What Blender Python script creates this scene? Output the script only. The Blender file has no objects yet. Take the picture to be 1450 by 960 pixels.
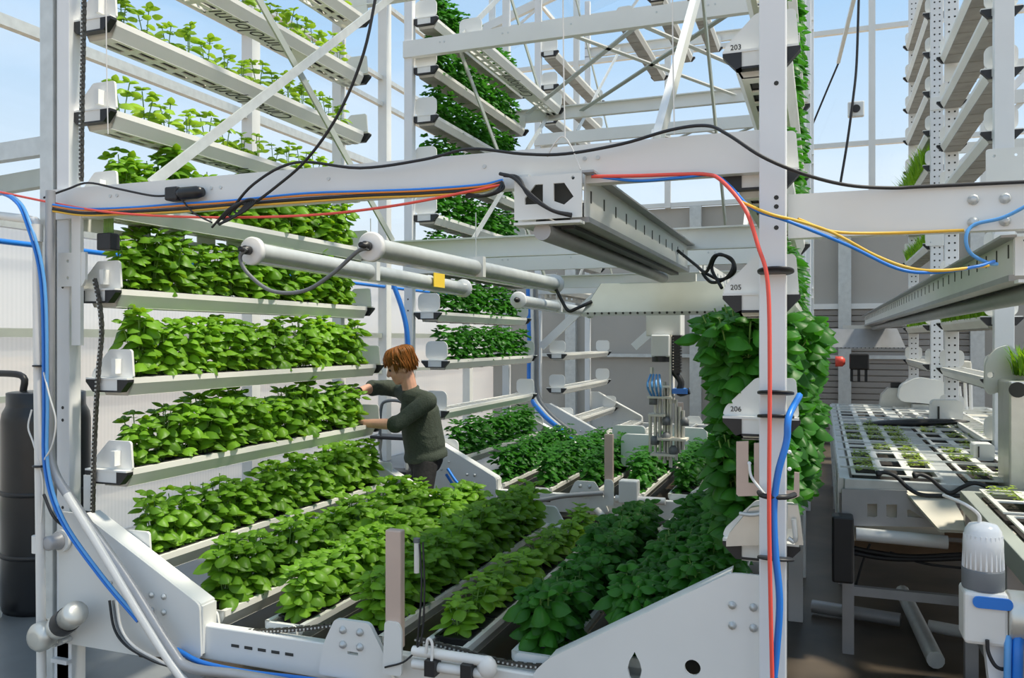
import bpy, math, random
from mathutils import Vector, Matrix, geometry
S = bpy.context.scene
COL = S.collection
PI = math.pi
# ---------------------------------------------------------------- camera
F = 1175.0
TH = math.radians(20.5)
CT, ST = math.cos(TH), math.sin(TH)
HC = 1.75
cam = bpy.data.cameras.new('camera'); cam.sensor_width = 36.0; cam.lens = F / 1450 * 36
cam.clip_start = 0.05; cam.clip_end = 400
camo = bpy.data.objects.new('camera', cam); COL.objects.link(camo)
camo.location = (0, 0, HC); camo.rotation_euler = (PI / 2, 0, TH)
S.camera = camo
# ---------------------------------------------------------------- light
S.view_settings.view_transform = 'Standard'; S.view_settings.look = 'None'
S.view_settings.gamma = 1; S.view_settings.use_curve_mapping = False
S.view_settings.exposure = 0.22
S.cycles.max_bounces = 8; S.cycles.transparent_max_bounces = 24; S.cycles.diffuse_bounces = 5
S.cycles.caustics_reflective = False; S.cycles.caustics_refractive = False
W = bpy.data.worlds.new('sky'); S.world = W; W.use_nodes = True
nt = W.node_tree; nt.nodes.clear()
def N(nt, t, **k):
    n = nt.nodes.new(t)
    for a, b in k.items(): setattr(n, a, b)
    return n
tc = N(nt, 'ShaderNodeTexCoord'); sx = N(nt, 'ShaderNodeSeparateXYZ'); rp = N(nt, 'ShaderNodeValToRGB')
nz = N(nt, 'ShaderNodeTexNoise'); mx = N(nt, 'ShaderNodeMix', data_type='RGBA'); r2 = N(nt, 'ShaderNodeValToRGB')
bg = N(nt, 'ShaderNodeBackground'); ow = N(nt, 'ShaderNodeOutputWorld')
nt.links.new(tc.outputs['Generated'], sx.inputs[0]); nt.links.new(sx.outputs['Z'], rp.inputs[0])
e = rp.color_ramp.elements
e[0].position = 0.0; e[0].color = (.62, .56, .48, 1); e[1].position = 1.0; e[1].color = (.40, .56, .80, 1)
for p, c in ((.02, (.90, .88, .85, 1)), (.14, (.74, .84, .93, 1)), (.36, (.42, .63, .88, 1))):
    q = e.new(p); q.color = c
mp = N(nt, 'ShaderNodeMapping'); mp.inputs['Scale'].default_value = (2, 2, 7)
nt.links.new(tc.outputs['Generated'], mp.inputs[0]); nt.links.new(mp.outputs[0], nz.inputs['Vector'])
nz.inputs['Scale'].default_value = 1.3; nz.inputs['Detail'].default_value = 5
nt.links.new(nz.outputs[0], r2.inputs[0])
r2.color_ramp.elements[0].position = .5; r2.color_ramp.elements[0].color = (0, 0, 0, 1)
r2.color_ramp.elements[1].position = .8; r2.color_ramp.elements[1].color = (.5, .5, .5, 1)
nt.links.new(r2.outputs[0], mx.inputs[0]); nt.links.new(rp.outputs[0], mx.inputs[6]); mx.inputs[7].default_value = (.9, .93, .97, 1)
nt.links.new(mx.outputs[2], bg.inputs[0]); bg.inputs[1].default_value = 1.0
nt.links.new(bg.outputs[0], ow.inputs[0])
sun = bpy.data.lights.new('sun', 'SUN'); sun.energy = 5.0; sun.angle = math.radians(6); sun.color = (1, .89, .72)
suno = bpy.data.objects.new('sun', sun); COL.objects.link(suno)
suno.rotation_euler = Vector((.50, .05, .90)).to_track_quat('Z', 'Y').to_euler()

# ---------------------------------------------------------------- helpers
def PX(u, v, Y):
    """point of the plane y = Y that the camera sees at frame position (u, v)"""
    X = (u - 725) / F
    dx, dy = CT * X - ST, ST * X + CT
    t = Y / dy
    return Vector((dx * t, Y, HC - (v - 480) / F * t))
def PROJ(p):
    r = p[0] * CT + p[1] * ST; d = -p[0] * ST + p[1] * CT
    if d < .1: return None
    return 725 + F * r / d, 480 - F * (p[2] - HC) / d, d
def spline(pts, k=6):
    pts = [Vector(p) for p in pts]
    if len(pts) < 3: return pts
    out = []
    P = [pts[0] * 2 - pts[1]] + pts + [pts[-1] * 2 - pts[-2]]
    for i in range(1, len(P) - 2):
        a, b, c, d = P[i - 1], P[i], P[i + 1], P[i + 2]
        for j in range(k):
            t = j / k
            out.append(.5 * ((2 * b) + (c - a) * t + (2 * a - 5 * b + 4 * c - d) * t * t + (3 * b - a - 3 * c + d) * t ** 3))
    out.append(pts[-1]); return out
class MB:
    def __init__(s): s.v = []; s.f = []; s.s = []
    def add(s, vs, fs, smooth=False, M=None):
        o = len(s.v)
        s.v += [tuple(M @ Vector(p)) if M else tuple(p) for p in vs]
        s.f += [tuple(i + o for i in f) for f in fs]; s.s += [smooth] * len(fs)
        return s
    def box(s, x0, x1, y0, y1, z0, z1, M=None):
        return s.add([(x0, y0, z0), (x1, y0, z0), (x1, y1, z0), (x0, y1, z0), (x0, y0, z1), (x1, y0, z1), (x1, y1, z1), (x0, y1, z1)],
              [(0, 3, 2, 1), (4, 5, 6, 7), (0, 1, 5, 4), (1, 2, 6, 5), (2, 3, 7, 6), (3, 0, 4, 7)], False, M)
    def bar(s, p, q, w, h, up=(0, 0, 1)):
        p, q = Vector(p), Vector(q); d = q - p; L = d.length; d.normalize()
        a = d.cross(Vector(up))
        if a.length < 1e-4: a = d.cross(Vector((0, 1, 0)))
        a.normalize(); b = a.cross(d)
        M = Matrix(((d.x, a.x, b.x, p.x), (d.y, a.y, b.y, p.y), (d.z, a.z, b.z, p.z), (0, 0, 0, 1)))
        return s.box(0, L, -w / 2, w / 2, -h / 2, h / 2, M)
    def plate(s, poly, holes, t0, t1, ax='y'):
        """flat plate: outline and holes in 2-D (x,z for ax y; y,z for ax x; x,y for ax z), from t0 to t1 along ax"""
        def mk(a, b, t):
            return (a, t, b) if ax == 'y' else ((t, a, b) if ax == 'x' else (a, b, t))
        loops = [list(poly)] + [list(h) for h in holes]
        flat = [p for l in loops for p in l]; n = len(flat)
        tris = geometry.tessellate_polygon([[Vector((a, b, 0)) for a, b in l] for l in loops])
        vs = [mk(a, b, t0) for a, b in flat] + [mk(a, b, t1) for a, b in flat]
        fs = [tuple(t) for t in tris] + [tuple(i + n for i in reversed(t)) for t in tris]
        o = 0
        for l in loops:
            m = len(l)
            for i in range(m):
                a, b = o + i, o + (i + 1) % m
                fs.append((a, b, b + n, a + n))
            o += m
        return s.add(vs, fs)
    def tube(s, path, r, n=7, k=6, smooth=True):
        path = spline(path, k) if k else [Vector(p) for p in path]
        m = len(path); vs = []; fs = []
        ref = None
        for i, p in enumerate(path):
            d = (path[min(i + 1, m - 1)] - path[max(i - 1, 0)])
            if d.length < 1e-7: d = Vector((0, 0, 1))
            d.normalize()
            if ref is None: ref = d.orthogonal().normalized()
            ref = (ref - d * ref.dot(d))
            if ref.length < 1e-5: ref = d.orthogonal()
            ref.normalize(); b = d.cross(ref)
            rr = r[min(i, len(r) - 1)] if isinstance(r, (list, tuple)) else r
            for j in range(n):
                a = 2 * PI * j / n
                vs.append(p + (ref * math.cos(a) + b * math.sin(a)) * rr)
        for i in range(m - 1):
            for j in range(n):
                a, b2 = i * n + j, i * n + (j + 1) % n
                fs.append((a, b2, b2 + n, a + n))
        s.add(vs, fs, smooth)
        s.add(vs[:n], [tuple(range(n - 1, -1, -1))]); s.add(vs[-n:], [tuple(range(n))])
        return s
    def cyl(s, p, q, r, n=16, r2=None):
        return s.tube([p, q], [r, r if r2 is None else r2], n, 0)
    def lathe(s, prof, c, d=(0, 0, 1), n=24):
        """prof: (radius, distance along d)"""
        d = Vector(d).normalized(); a = d.orthogonal().normalized(); b = d.cross(a); c = Vector(c)
        vs = []; fs = []
        for r, h in prof:
            for j in range(n):
                t = 2 * PI * j / n
                vs.append(c + d * h + (a * math.cos(t) + b * math.sin(t)) * max(r, 1e-4))
        for i in range(len(prof) - 1):
            for j in range(n):
                x, y = i * n + j, i * n + (j + 1) % n
                fs.append((x, y, y + n, x + n))
        fs.append(tuple(range(n - 1, -1, -1))); fs.append(tuple(range((len(prof) - 1) * n, len(prof) * n)))
        return s.add(vs, fs, True)
    def ball(s, c, rx, ry=None, rz=None, n=14, M=None):
        ry = ry or rx; rz = rz or rx; vs = []; fs = []
        m = n // 2 + 1
        for i in range(m + 1):
            a = -PI / 2 + PI * i / m
            for j in range(n):
                b = 2 * PI * j / n
                p = Vector((rx * math.cos(a) * math.cos(b), ry * math.cos(a) * math.sin(b), rz * math.sin(a)))
                if M: p = M @ p
                vs.append(Vector(c) + p)
        for i in range(m):
            for j in range(n):
                x, y = i * n + j, i * n + (j + 1) % n
                fs.append((x, y, y + n, x + n))
        return s.add(vs, fs, True)
    def mesh(s, name):
        me = bpy.data.meshes.new(name); me.from_pydata([tuple(p) for p in s.v], [], s.f)
        me.polygons.foreach_set('use_smooth', s.s); me.update(); return me
    def build(s, name, m, parent=None, bevel=0, local=False):
        if parent is not None and not local:
            off = Vector((0, 0, 0)); q = parent
            while q: off = off + q.location; q = q.parent
            s.v = [(p[0] - off.x, p[1] - off.y, p[2] - off.z) for p in s.v]
        o = bpy.data.objects.new(name, s.mesh(name)); o.data.materials.append(m); COL.objects.link(o)
        if parent is not None: o.parent = parent
        if bevel:
            b = o.modifiers.new('bevel', 'BEVEL'); b.width = bevel; b.segments = 2; b.limit_method = 'ANGLE'; b.angle_limit = math.radians(50)
        return o
def tag(o, label=None, cat=None, group=None, kind=None):
    if label: o['label'] = label
    if cat: o['category'] = cat
    if group: o['group'] = group
    if kind: o['kind'] = kind
    return o
def thing(name, label, cat, loc=(0, 0, 0), group=None):
    o = bpy.data.objects.new(name, None); o.location = loc; o.empty_display_size = .05; COL.objects.link(o)
    return tag(o, label, cat, group)
def struct(o): o['kind'] = 'structure'; return o
def copy_tree(o, parent=None):
    c = o.copy(); COL.objects.link(c)
    if parent is not None: c.parent = parent
    for ch in list(o.children): copy_tree(ch, c)
    return c
def rrect(x0, x1, y0, y1, r, n=4):
    out = []
    for cx, cy, a0 in ((x1 - r, y0 + r, -PI / 2), (x1 - r, y1 - r, 0), (x0 + r, y1 - r, PI / 2), (x0 + r, y0 + r, PI)):
        for i in range(n + 1):
            a = a0 + PI / 2 * i / n; out.append((cx + r * math.cos(a), cy + r * math.sin(a)))
    return out
def circ(x, y, r, n=16, sx=1, sy=1): return [(x + r * sx * math.cos(2 * PI * i / n), y + r * sy * math.sin(2 * PI * i / n)) for i in range(n)]
def roundpoly(pts, r, n=4):
    out = []; m = len(pts)
    for i in range(m):
        a, b, c = Vector(pts[i - 1]), Vector(pts[i]), Vector(pts[(i + 1) % m])
        d1, d2 = (a - b), (c - b); t = min(r, d1.length * .45, d2.length * .45)
        p, q = b + d1.normalized() * t, b + d2.normalized() * t
        for j in range(n + 1):
            s = j / n; out.append(tuple(p * (1 - s) ** 2 + b * 2 * s * (1 - s) + q * s * s))
    return out
def text_mb(txt, size, M, shear=0.0):
    cu = bpy.data.curves.new('lettering', 'FONT'); cu.body = txt; cu.size = size; cu.extrude = .0012; cu.shear = shear; cu.offset = -.003 if size > .1 else 0
    cu.align_x = 'CENTER'; cu.align_y = 'CENTER'
    o = bpy.data.objects.new('lettering', cu); COL.objects.link(o)
    dg = bpy.context.evaluated_depsgraph_get()
    me = bpy.data.meshes.new_from_object(o.evaluated_get(dg))
    mb = MB(); mb.add([p.co.copy() for p in me.vertices], [tuple(p.vertices) for p in me.polygons], False, M)
    bpy.data.objects.remove(o); bpy.data.curves.remove(cu); bpy.data.meshes.remove(me)
    return mb

# ---------------------------------------------------------------- materials
MATS = {}
def mat(name, col, rough=.5, metal=0, var=.06, scale=6, bump=0, spec=.5, dirt=None):
    m = bpy.data.materials.new(name); m.use_nodes = True; t = m.node_tree
    b = t.nodes['Principled BSDF']; b.inputs['Roughness'].default_value = rough; b.inputs['Metallic'].default_value = metal
    b.inputs['Specular IOR Level'].default_value = spec
    tc = N(t, 'ShaderNodeTexCoord'); nz = N(t, 'ShaderNodeTexNoise'); nz.inputs['Scale'].default_value = scale; nz.inputs['Detail'].default_value = 4
    t.links.new(tc.outputs['Object'], nz.inputs['Vector'])
    r = N(t, 'ShaderNodeValToRGB'); e = r.color_ramp.elements
    e[0].position = .3; e[1].position = .7
    d = dirt or tuple(c * (1 - var) for c in col)
    e[0].color = (*d, 1); e[1].color = (*[min(1, c * (1 + var)) for c in col], 1)
    t.links.new(nz.outputs[0], r.inputs[0]); t.links.new(r.outputs[0], b.inputs['Base Color'])
    if bump:
        bp = N(t, 'ShaderNodeBump'); bp.inputs['Strength'].default_value = bump; bp.inputs['Distance'].default_value = .01
        t.links.new(nz.outputs[0], bp.inputs['Height']); t.links.new(bp.outputs[0], b.inputs['Normal'])
    MATS[name] = m; return m
def leafmat(name, col, tr, var=.35):
    m = bpy.data.materials.new(name); m.use_nodes = True; t = m.node_tree
    b = t.nodes['Principled BSDF']; out = t.nodes['Material Output']
    b.inputs['Roughness'].default_value = .42; b.inputs['Specular IOR Level'].default_value = .35
    g = N(t, 'ShaderNodeNewGeometry'); oi = N(t, 'ShaderNodeObjectInfo')
    ad = N(t, 'ShaderNodeMath', operation='ADD'); mu = N(t, 'ShaderNodeMath', operation='MULTIPLY'); mu.inputs[1].default_value = .5
    t.links.new(g.outputs['Random Per Island'], ad.inputs[0]); t.links.new(oi.outputs['Random'], ad.inputs[1]); t.links.new(ad.outputs[0], mu.inputs[0])
    r = N(t, 'ShaderNodeValToRGB'); e = r.color_ramp.elements
    e[0].position = .15; e[1].position = .85
    e[0].color = (col[0] * (1 - var), col[1] * (1 - var * .8), col[2] * (1 - var), 1)
    e[1].color = (col[0] * (1 + var * 1.2), col[1] * (1 + var), col[2] * (1 + var), 1)
    t.links.new(mu.outputs[0], r.inputs[0]); t.links.new(r.outputs[0], b.inputs['Base Color'])
    tl = N(t, 'ShaderNodeBsdfTranslucent')
    mc = N(t, 'ShaderNodeMix', data_type='RGBA', blend_type='MULTIPLY'); mc.inputs[0].default_value = 1
    t.links.new(r.outputs[0], mc.inputs[6]); mc.inputs[7].default_value = (*tr, 1)
    t.links.new(mc.outputs[2], tl.inputs[0])
    ms = N(t, 'ShaderNodeMixShader'); ms.inputs[0].default_value = .4
    t.links.new(b.outputs[0], ms.inputs[1]); t.links.new(tl.outputs[0], ms.inputs[2]); t.links.new(ms.outputs[0], out.inputs[0])
    MATS[name] = m; return m
def glassmat(name, tint, gloss=.08):
    m = bpy.data.materials.new(name); m.use_nodes = True; t = m.node_tree; t.nodes.remove(t.nodes['Principled BSDF'])
    tr = N(t, 'ShaderNodeBsdfTransparent'); tr.inputs[0].default_value = (*tint, 1)
    gl = N(t, 'ShaderNodeBsdfGlossy'); gl.inputs['Roughness'].default_value = .05
    lw = N(t, 'ShaderNodeLayerWeight'); pw = N(t, 'ShaderNodeMath', operation='POWER'); pw.inputs[1].default_value = 4
    sc = N(t, 'ShaderNodeMath', operation='MULTIPLY_ADD'); sc.inputs[1].default_value = .22; sc.inputs[2].default_value = .02
    t.links.new(lw.outputs['Facing'], pw.inputs[0]); t.links.new(pw.outputs[0], sc.inputs[0])
    ms = N(t, 'ShaderNodeMixShader'); t.links.new(sc.outputs[0], ms.inputs[0])
    t.links.new(tr.outputs[0], ms.inputs[1]); t.links.new(gl.outputs[0], ms.inputs[2]); t.links.new(ms.outputs[0], t.nodes['Material Output'].inputs[0])
    MATS[name] = m; return m
white = mat('white_powder_coat', (.80, .80, .77), .38, 0, .03, 3)
whitecool = mat('white_steel', (.80, .81, .82), .35, 0, .03, 3)
traywhite = mat('white_tray_plastic', (.80, .79, .74), .42, 0, .04, 4)
cream = mat('cream_plastic', (.74, .70, .60), .5, 0, .04)
galv = mat('galvanised_steel', (.62, .64, .63), .42, .35, .08, 14)
greygreen = mat('grey_green_sheet_metal', (.44, .47, .42), .4, .15, .05, 5)
greysteel = mat('grey_steel', (.40, .40, .41), .45, .3, .07, 8)
alu = mat('brushed_aluminium', (.62, .62, .58), .35, .6, .06, 12)
traydark = mat('grey_tray_underside', (.30, .29, .27), .6, 0, .15, 7)
black = mat('black_plastic', (.018, .018, .02), .45, 0, .2)
blackgloss = mat('black_tank_plastic', (.012, .013, .015), .3, 0, .2)
chainm = mat('dark_chain_steel', (.09, .085, .075), .45, .5, .25, 60)
rubber = mat('black_cable_jacket', (.02, .02, .022), .55, 0, .2)
greycable = mat('grey_cable_jacket', (.16, .17, .18), .5, 0, .1)
redc = mat('red_hose', (.85, .10, .07), .4, 0, .05)
orangec = mat('orange_cable_jacket', (.85, .28, .04), .45, 0, .05)
yellowc = mat('yellow_cable_jacket', (.82, .48, .05), .45, 0, .05)
bluec = mat('blue_hose', (.02, .20, .68), .35, 0, .05)
lbluec = mat('light_blue_hose', (.12, .38, .78), .35, 0, .05)
greenc = mat('green_clip', (.05, .42, .28), .5, 0, .05)
pvc = mat('white_pvc', (.80, .78, .74), .35, 0, .03)
tan = mat('tan_plastic', (.60, .46, .38), .5, 0, .05)
clearcap = mat('milky_plastic', (.78, .79, .80), .2, 0, .02)
yellowlab = mat('yellow_label', (.90, .62, .05), .5, 0, .03)
ink = mat('black_ink', (.03, .03, .03), .7, 0, .1)
hole = mat('opening_shade', (.05, .05, .045), .8, 0, .2)  # dark colour standing for the shade inside holes and slots
twine = mat('white_twine', (.82, .80, .76), .8, 0, .03)
stemm = mat('green_stem', (.16, .30, .06), .55, 0, .15, 40)
soil = mat('dark_potting_soil', (.025, .02, .016), .9, 0, .4, 90, .5)
leaf_full = leafmat('basil_leaf', (.17, .36, .03), (2.0, 1.6, .6))
leaf_young = leafmat('young_basil_leaf', (.27, .46, .045), (1.6, 1.4, 1.0))
leaf_dark_shaded = leafmat('dark_shaded_basil_leaf', (.045, .19, .02), (1.6, 1.6, 1.0))  # darker, less translucent green; right column's shade is put into the colour
leaf_seed = leafmat('seedling_leaf', (.30, .42, .06), (1.3, 1.2, 1.0))
glass = glassmat('greenhouse_glass', (.95, .97, .98))
def polymat():
    m = bpy.data.materials.new('milky_polycarbonate'); m.use_nodes = True; t = m.node_tree; t.nodes.remove(t.nodes['Principled BSDF'])
    tcn = N(t, 'ShaderNodeTexCoord'); wv = N(t, 'ShaderNodeTexWave', bands_direction='Y'); wv.inputs['Scale'].default_value = 8
    t.links.new(tcn.outputs['Object'], wv.inputs['Vector'])
    rp = N(t, 'ShaderNodeValToRGB'); rp.color_ramp.elements[0].color = (.86, .87, .86, 1); rp.color_ramp.elements[1].color = (.93, .93, .92, 1)
    t.links.new(wv.outputs[0], rp.inputs[0])
    tl = N(t, 'ShaderNodeBsdfTranslucent'); df = N(t, 'ShaderNodeBsdfDiffuse'); tr = N(t, 'ShaderNodeBsdfTransparent')
    t.links.new(rp.outputs[0], tl.inputs[0]); t.links.new(rp.outputs[0], df.inputs[0]); tr.inputs[0].default_value = (.95, .95, .95, 1)
    a = N(t, 'ShaderNodeMixShader'); a.inputs[0].default_value = .28
    b = N(t, 'ShaderNodeMixShader'); b.inputs[0].default_value = .5
    t.links.new(tl.outputs[0], a.inputs[1]); t.links.new(df.outputs[0], a.inputs[2])
    t.links.new(a.outputs[0], b.inputs[1]); t.links.new(tr.outputs[0], b.inputs[2]); t.links.new(b.outputs[0], t.nodes['Material Output'].inputs[0])
    return m
poly = polymat()
concrete = mat('grey_concrete', (.20, .215, .225), .35, 0, .2, 1.3, .1, dirt=(.12, .13, .135))
stained = mat('brown_stained_floor', (.11, .085, .062), .4, 0, .3, 1.6, .15, dirt=(.035, .03, .025))
filler = mat('dark_brown_filler', (.055, .042, .03), .5, 0, .3, 2)  # for the pan added to darken the gaps under the beds
earth = mat('sandy_ground', (.46, .36, .26), .9, 0, .2, .3)
panel = mat('beige_wall_panel', (.46, .43, .385), .6, 0, .05, 1)
panelgrey = mat('grey_rolling_door', (.30, .275, .25), .5, 0, .08, 1)

# ================================================================ the setting
struct(MB().box(-6.1, -3.0, -1.5, 15.1, -.12, 0).build('floor', concrete))
struct(MB().box(-3.0, 8.1, -1.5, 15.1, -.12, 0).build('floor_1', stained))
struct(MB().box(-80, 80, -40, 120, -.30, -.14).build('ground_outside', earth))
struct(MB().box(-6.03, -5.99, -1.5, 15, 0, 2.65).build('wall_left', poly))
struct(MB().box(-6.02, -6.0, -1.5, 15, 2.65, 7.2).build('window_1', glass))
m = MB()
for y in (-1.2, 1.7, 7.6, 10.6, 13.6): m.box(-6.0, -5.86, y - .07, y + .07, 0, 7.2)
struct(m.build('trim_1', white))
m = MB()
for z, h in ((2.65, .06), (4.22, .09), (5.13, .06), (5.51, .06), (6.6, .06), (7.2, .14)): m.box(-5.99, -5.92, -1.5, 15, z - h / 2, z + h / 2)
struct(m.build('trim_2', galv))
m = MB()
for z, h in ((1.80, .07), (1.28, .05), (.5, .05)): m.box(-5.99, -5.93, -1.5, 15, z - h / 2, z + h / 2)
struct(m.build('trim_3', greygreen))
struct(MB().tube([(-5.9, -1, 2.5), (-5.9, 15, 2.5)], .022, 8, 0).build('trim_4', bluec))
# back gable
struct(MB().box(-6, 8, 15, 15.06, 0, 4.1).build('wall_back', panel))
struct(MB().box(-6, 8, 15.02, 15.04, 4.1, 9.4).build('window_2', glass))
m = MB()
for x in (-6, -4.3, -2.6, -.9, .77, 2.4, 4.1, 5.8, 7.9): m.box(x - .05, x + .05, 14.9, 15.0, 4.1, 9.3)
for z in (4.15, 5.0, 6.9, 7.7, 8.4, 9.1): m.box(-6, 8, 14.92, 15.0, z - .04, z + .04)
struct(m.build('trim_5', white))
m = MB()
for x in (-4.4, -2.1, -.6, .35, 2.3, 3.4): m.box(x - .1, x + .1, 14.86, 15.0, 0, 4.1)
struct(m.build('trim_6', galv))
m = MB()
for k in range(22): m.box(-.5, 2.2, 14.93, 15, .05 + k * .1, .05 + k * .1 + .085)
struct(m.build('door_1', panelgrey))
struct(MB().box(-.58, 2.28, 14.9, 15, 2.25, 2.34).build('trim_7', white))
struct(MB().box(-6, 8, 14.9, 15, 1.42, 1.48).build('trim_8', galv))
struct(MB().box(8, 8.04, -1.5, 15, 0, 2.65).build('wall_right', poly))
struct(MB().box(8, 8.02, -1.5, 15, 2.65, 7.2).build('window_3', glass))
m = MB()
for y in (-1.2, 1.7, 4.6, 7.6, 10.6, 13.6): m.box(7.9, 8.0, y - .05, y + .05, 0, 7.2)
for z in (2.65, 4.22, 5.5, 7.2): m.box(7.93, 8, -1.5, 15, z - .04, z + .04)
struct(m.build('trim_9', white))
# gable roof, glazed
m = MB(); m.plate([(-6, 7.2), (1, 9.4), (8, 7.2), (8, 7.22), (1, 9.42), (-6, 7.22)], [], -1.5, 15); struct(m.build('ceiling', glass))
m = MB()
for y in (-1.2, 1.7, 4.6, 7.6, 10.6, 13.6):
    m.bar((-6, y, 7.12), (1, y, 9.3), .09, .14); m.bar((1, y, 9.3), (8, y, 7.12), .09, .14); m.bar((-6, y, 7.2), (8, y, 7.2), .05, .07)
    for a in range(-5, 8, 2): m.bar((a, y, 7.2), (a + 1, y, 7.2 + 2.1 * (1 - abs(a) / 7.5)), .035, .035)
for f in (.2, .4, .6, .8):
    for s in (0, 1):
        x = -6 + 7 * f if s == 0 else 8 - 7 * f
        m.bar((x, -1.5, 7.15 + 2.15 * f), (x, 15, 7.15 + 2.15 * f), .05, .06)
struct(m.build('trim_10', white))

# ================================================================ trays
TL = 2.3
PITCH = .153
def slot_holes(letter):
    hs = []
    for k in range(15):
        y = .06 + PITCH * k
        if letter and .70 < y < 1.62: continue
        for x in (-.032, .032): hs.append([(x - .016, y), (x + .016, y), (x + .016, y + .11), (x - .016, y + .11)])
    return hs
BR = [(-.135, 0), (-.125, .03), (-.02, .135), (.105, .135), (.115, .125), (.12, .06), (.125, 0)]
def make_tray(kind='arm', letter=False, dark=False, cells=True, num=None):
    """kind: arm (slanted white end plate), round (rounded plate), low (bed row)"""
    r = thing('growing_tray', '', '')
    t = MB()
    for s in (1, -1):
        pr = [(-.1 * s, 0), (-.1 * s, -.028), (-.07 * s, -.085), (-.064 * s, -.08), (-.094 * s, -.026), (-.094 * s, -.006), (-.076 * s, -.006), (-.076 * s, 0)]
        t.plate(pr, [], 0, TL)
    for y in (0, TL - .006): t.plate([(-.1, 0), (.1, 0), (.1, -.028), (.07, -.085), (-.07, -.085), (-.1, -.028)], [], y, y + .006)
    t.build('trough', traywhite, r, 0, True)
    b = MB()
    if dark:
        b.box(-.072, .072, 0, TL, -.088, -.081)
        for k in range(1, 8): b.box(-.074, .074, k * .29 - .006, k * .29 + .006, -.092, -.088)
    else: b.plate([(-.07, 0), (.07, 0), (.07, TL), (-.07, TL)], slot_holes(letter), -.087, -.081, 'z')
    b.build('slotted_base', traydark if dark else traywhite, r, 0, True)
    if cells:
        c = MB()
        for s in (-.0865, .081): c.box(s, s + .0055, 0, TL, -.0115, -.0035)
        for k in range(16): c.box(-.085, .085, -.011 + PITCH * k if k else 0, .011 + PITCH * k, -.012, -.003)
        c.build('cell_grid', traywhite, r, 0, True)
    if letter:
        M = Matrix.Translation((0.0, 1.16, -.0885)) @ Matrix.Rotation(-PI / 2, 4, 'Z') @ Matrix.Rotation(PI, 4, 'X')
        text_mb('Cimolopni', .175, M, .25).build('lettering', ink, r, 0, True)
    for y0, sg in ((-.012, -1), (TL + .012, 1)):
        a, bb = sorted((y0, y0 + sg * .012))
        if kind == 'low':
            m = MB().plate(roundpoly([(-.10, -.12), (.10, -.12), (.075, .004), (-.075, .004)], .02), [], a, bb)
            m.box(-.06, .06, min(a, 0), max(bb, TL) if sg > 0 else max(bb, 0), -.06, -.03) if sg < 0 else None
            m.build('end_bracket', white, r, 0, True)
            continue
        pl = BR if kind == 'arm' else rrect(-.105, .105, 0, .165, .05)
        m = MB().plate(roundpoly(pl, .012) if kind == 'arm' else pl, [], a, bb)
        c, d = sorted((y0 + sg * .012, y0 + sg * .05))
        if kind == 'arm': m.box(.03, .055, c, d, .02, .09)
        m.box(-.13, .125, min(c, d), max(c, d), -.008, 0)
        m.build('end_bracket', white, r, 0, True)
        cp = MB()
        for s in (1, -1): cp.plate([(.13 * s, -.008), (.13 * s, -.02), (.085 * s, -.068), (.065 * s, -.068), (.065 * s, -.008)], [], c, d)
        cp.plate([(-.085, -.068), (.085, -.068), (.065, -.06), (-.065, -.06)], [], c, d)
        cp.build('end_cap', black, r, 0, True)
        MB().box(-.065, .065, min(c, d) + .004, max(c, d) - .004, -.06, -.008).build('end_label', white, r, 0, True)
        if num and sg < 0:
            M = Matrix.Translation((-.088, a - .001, .022)) @ Matrix.Rotation(PI / 2, 4, 'X')
            text_mb(num, .026, M).build('number', ink, r, 0, True)
    return r
protos = {}
def tray(kind, x, y, z, label, group, **k):
    key = (kind, tuple(sorted(k.items())))
    if key not in protos:
        o = protos[key] = make_tray(kind, **k)
    else:
        o = copy_tree(protos[key])
    o.location = (x, y, z); tag(o, label, 'tray', group); return o
ORD = 'lowest second third fourth fifth sixth seventh eighth ninth tenth eleventh twelfth'.split()
ZS = [.71, 1.13, 1.566, 1.99, 2.42, 2.85, 3.286, 3.72, 4.15, 4.58, 5.01, 5.44]
Y1, Y2, Y3 = 3.0, 6.55, 10.1
LX = {0: -3.07, 1: -3.18, 2: -3.175, 3: -3.25, 4: -3.27}
plant_rows = []     # (x, y, z, class, words)
for i, z in enumerate(ZS[:9]):
    x = LX.get(i, -3.28)
    w = 'tray %s up the near left tower' % ORD[i] if i else 'lowest tray of the near left tower'
    tray('arm', x, Y1 + .07, z, 'white basil tray %s up the near left tower' % ORD[i] if i else 'white basil tray lowest on the near left tower, beside the sloping plate',
         'basil trays of the near left tower', letter=z > 2.6)
    plant_rows.append((x, Y1 + .07, z, 'young' if i > 4 else 'full', ('%s tray up the near left tower' % ORD[i]) if i else 'lowest tray of the near left tower'))
BX = [(-2.64, .515), (-2.22, .50), (-1.83, .50), (-1.44, .505), (-1.05, .52), (-.68, .56), (-.42, .72)]
BN = ['first', 'second', 'third', 'fourth', 'fifth', 'sixth', 'seventh']
for i, (x, z) in enumerate(BX):
    tray('low', x, Y1 + .07, z, 'white tray on the floor-level bed, %s row from the near left sloping plate' % BN[i], 'trays of the near bed')
    plant_rows.append((x, Y1 + .07, z, ('full', 'full', 'full', 'thin', 'dark', 'dark', 'dark')[i], '%s row of the near bed' % BN[i]))
RN = ['lowest', 'second', 'third', 'fourth', 'fifth', 'sixth']
for i, (z, n) in enumerate(((1.045, None), (1.478, '206'), (1.911, '205'), (2.34, None), (2.765, '203'), (3.2, None))):
    tray('arm', -.20, Y1 + .07, z, ('white tray with end number %s on the near right post' % n) if n else 'white tray %s up the near right post' % RN[i],
         'trays of the near right column', num=n)
    plant_rows.append((-.20, Y1 + .07, z, 'bush' if i < 2 else 'narrow', '%s tray up the near right post' % RN[i]))
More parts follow.
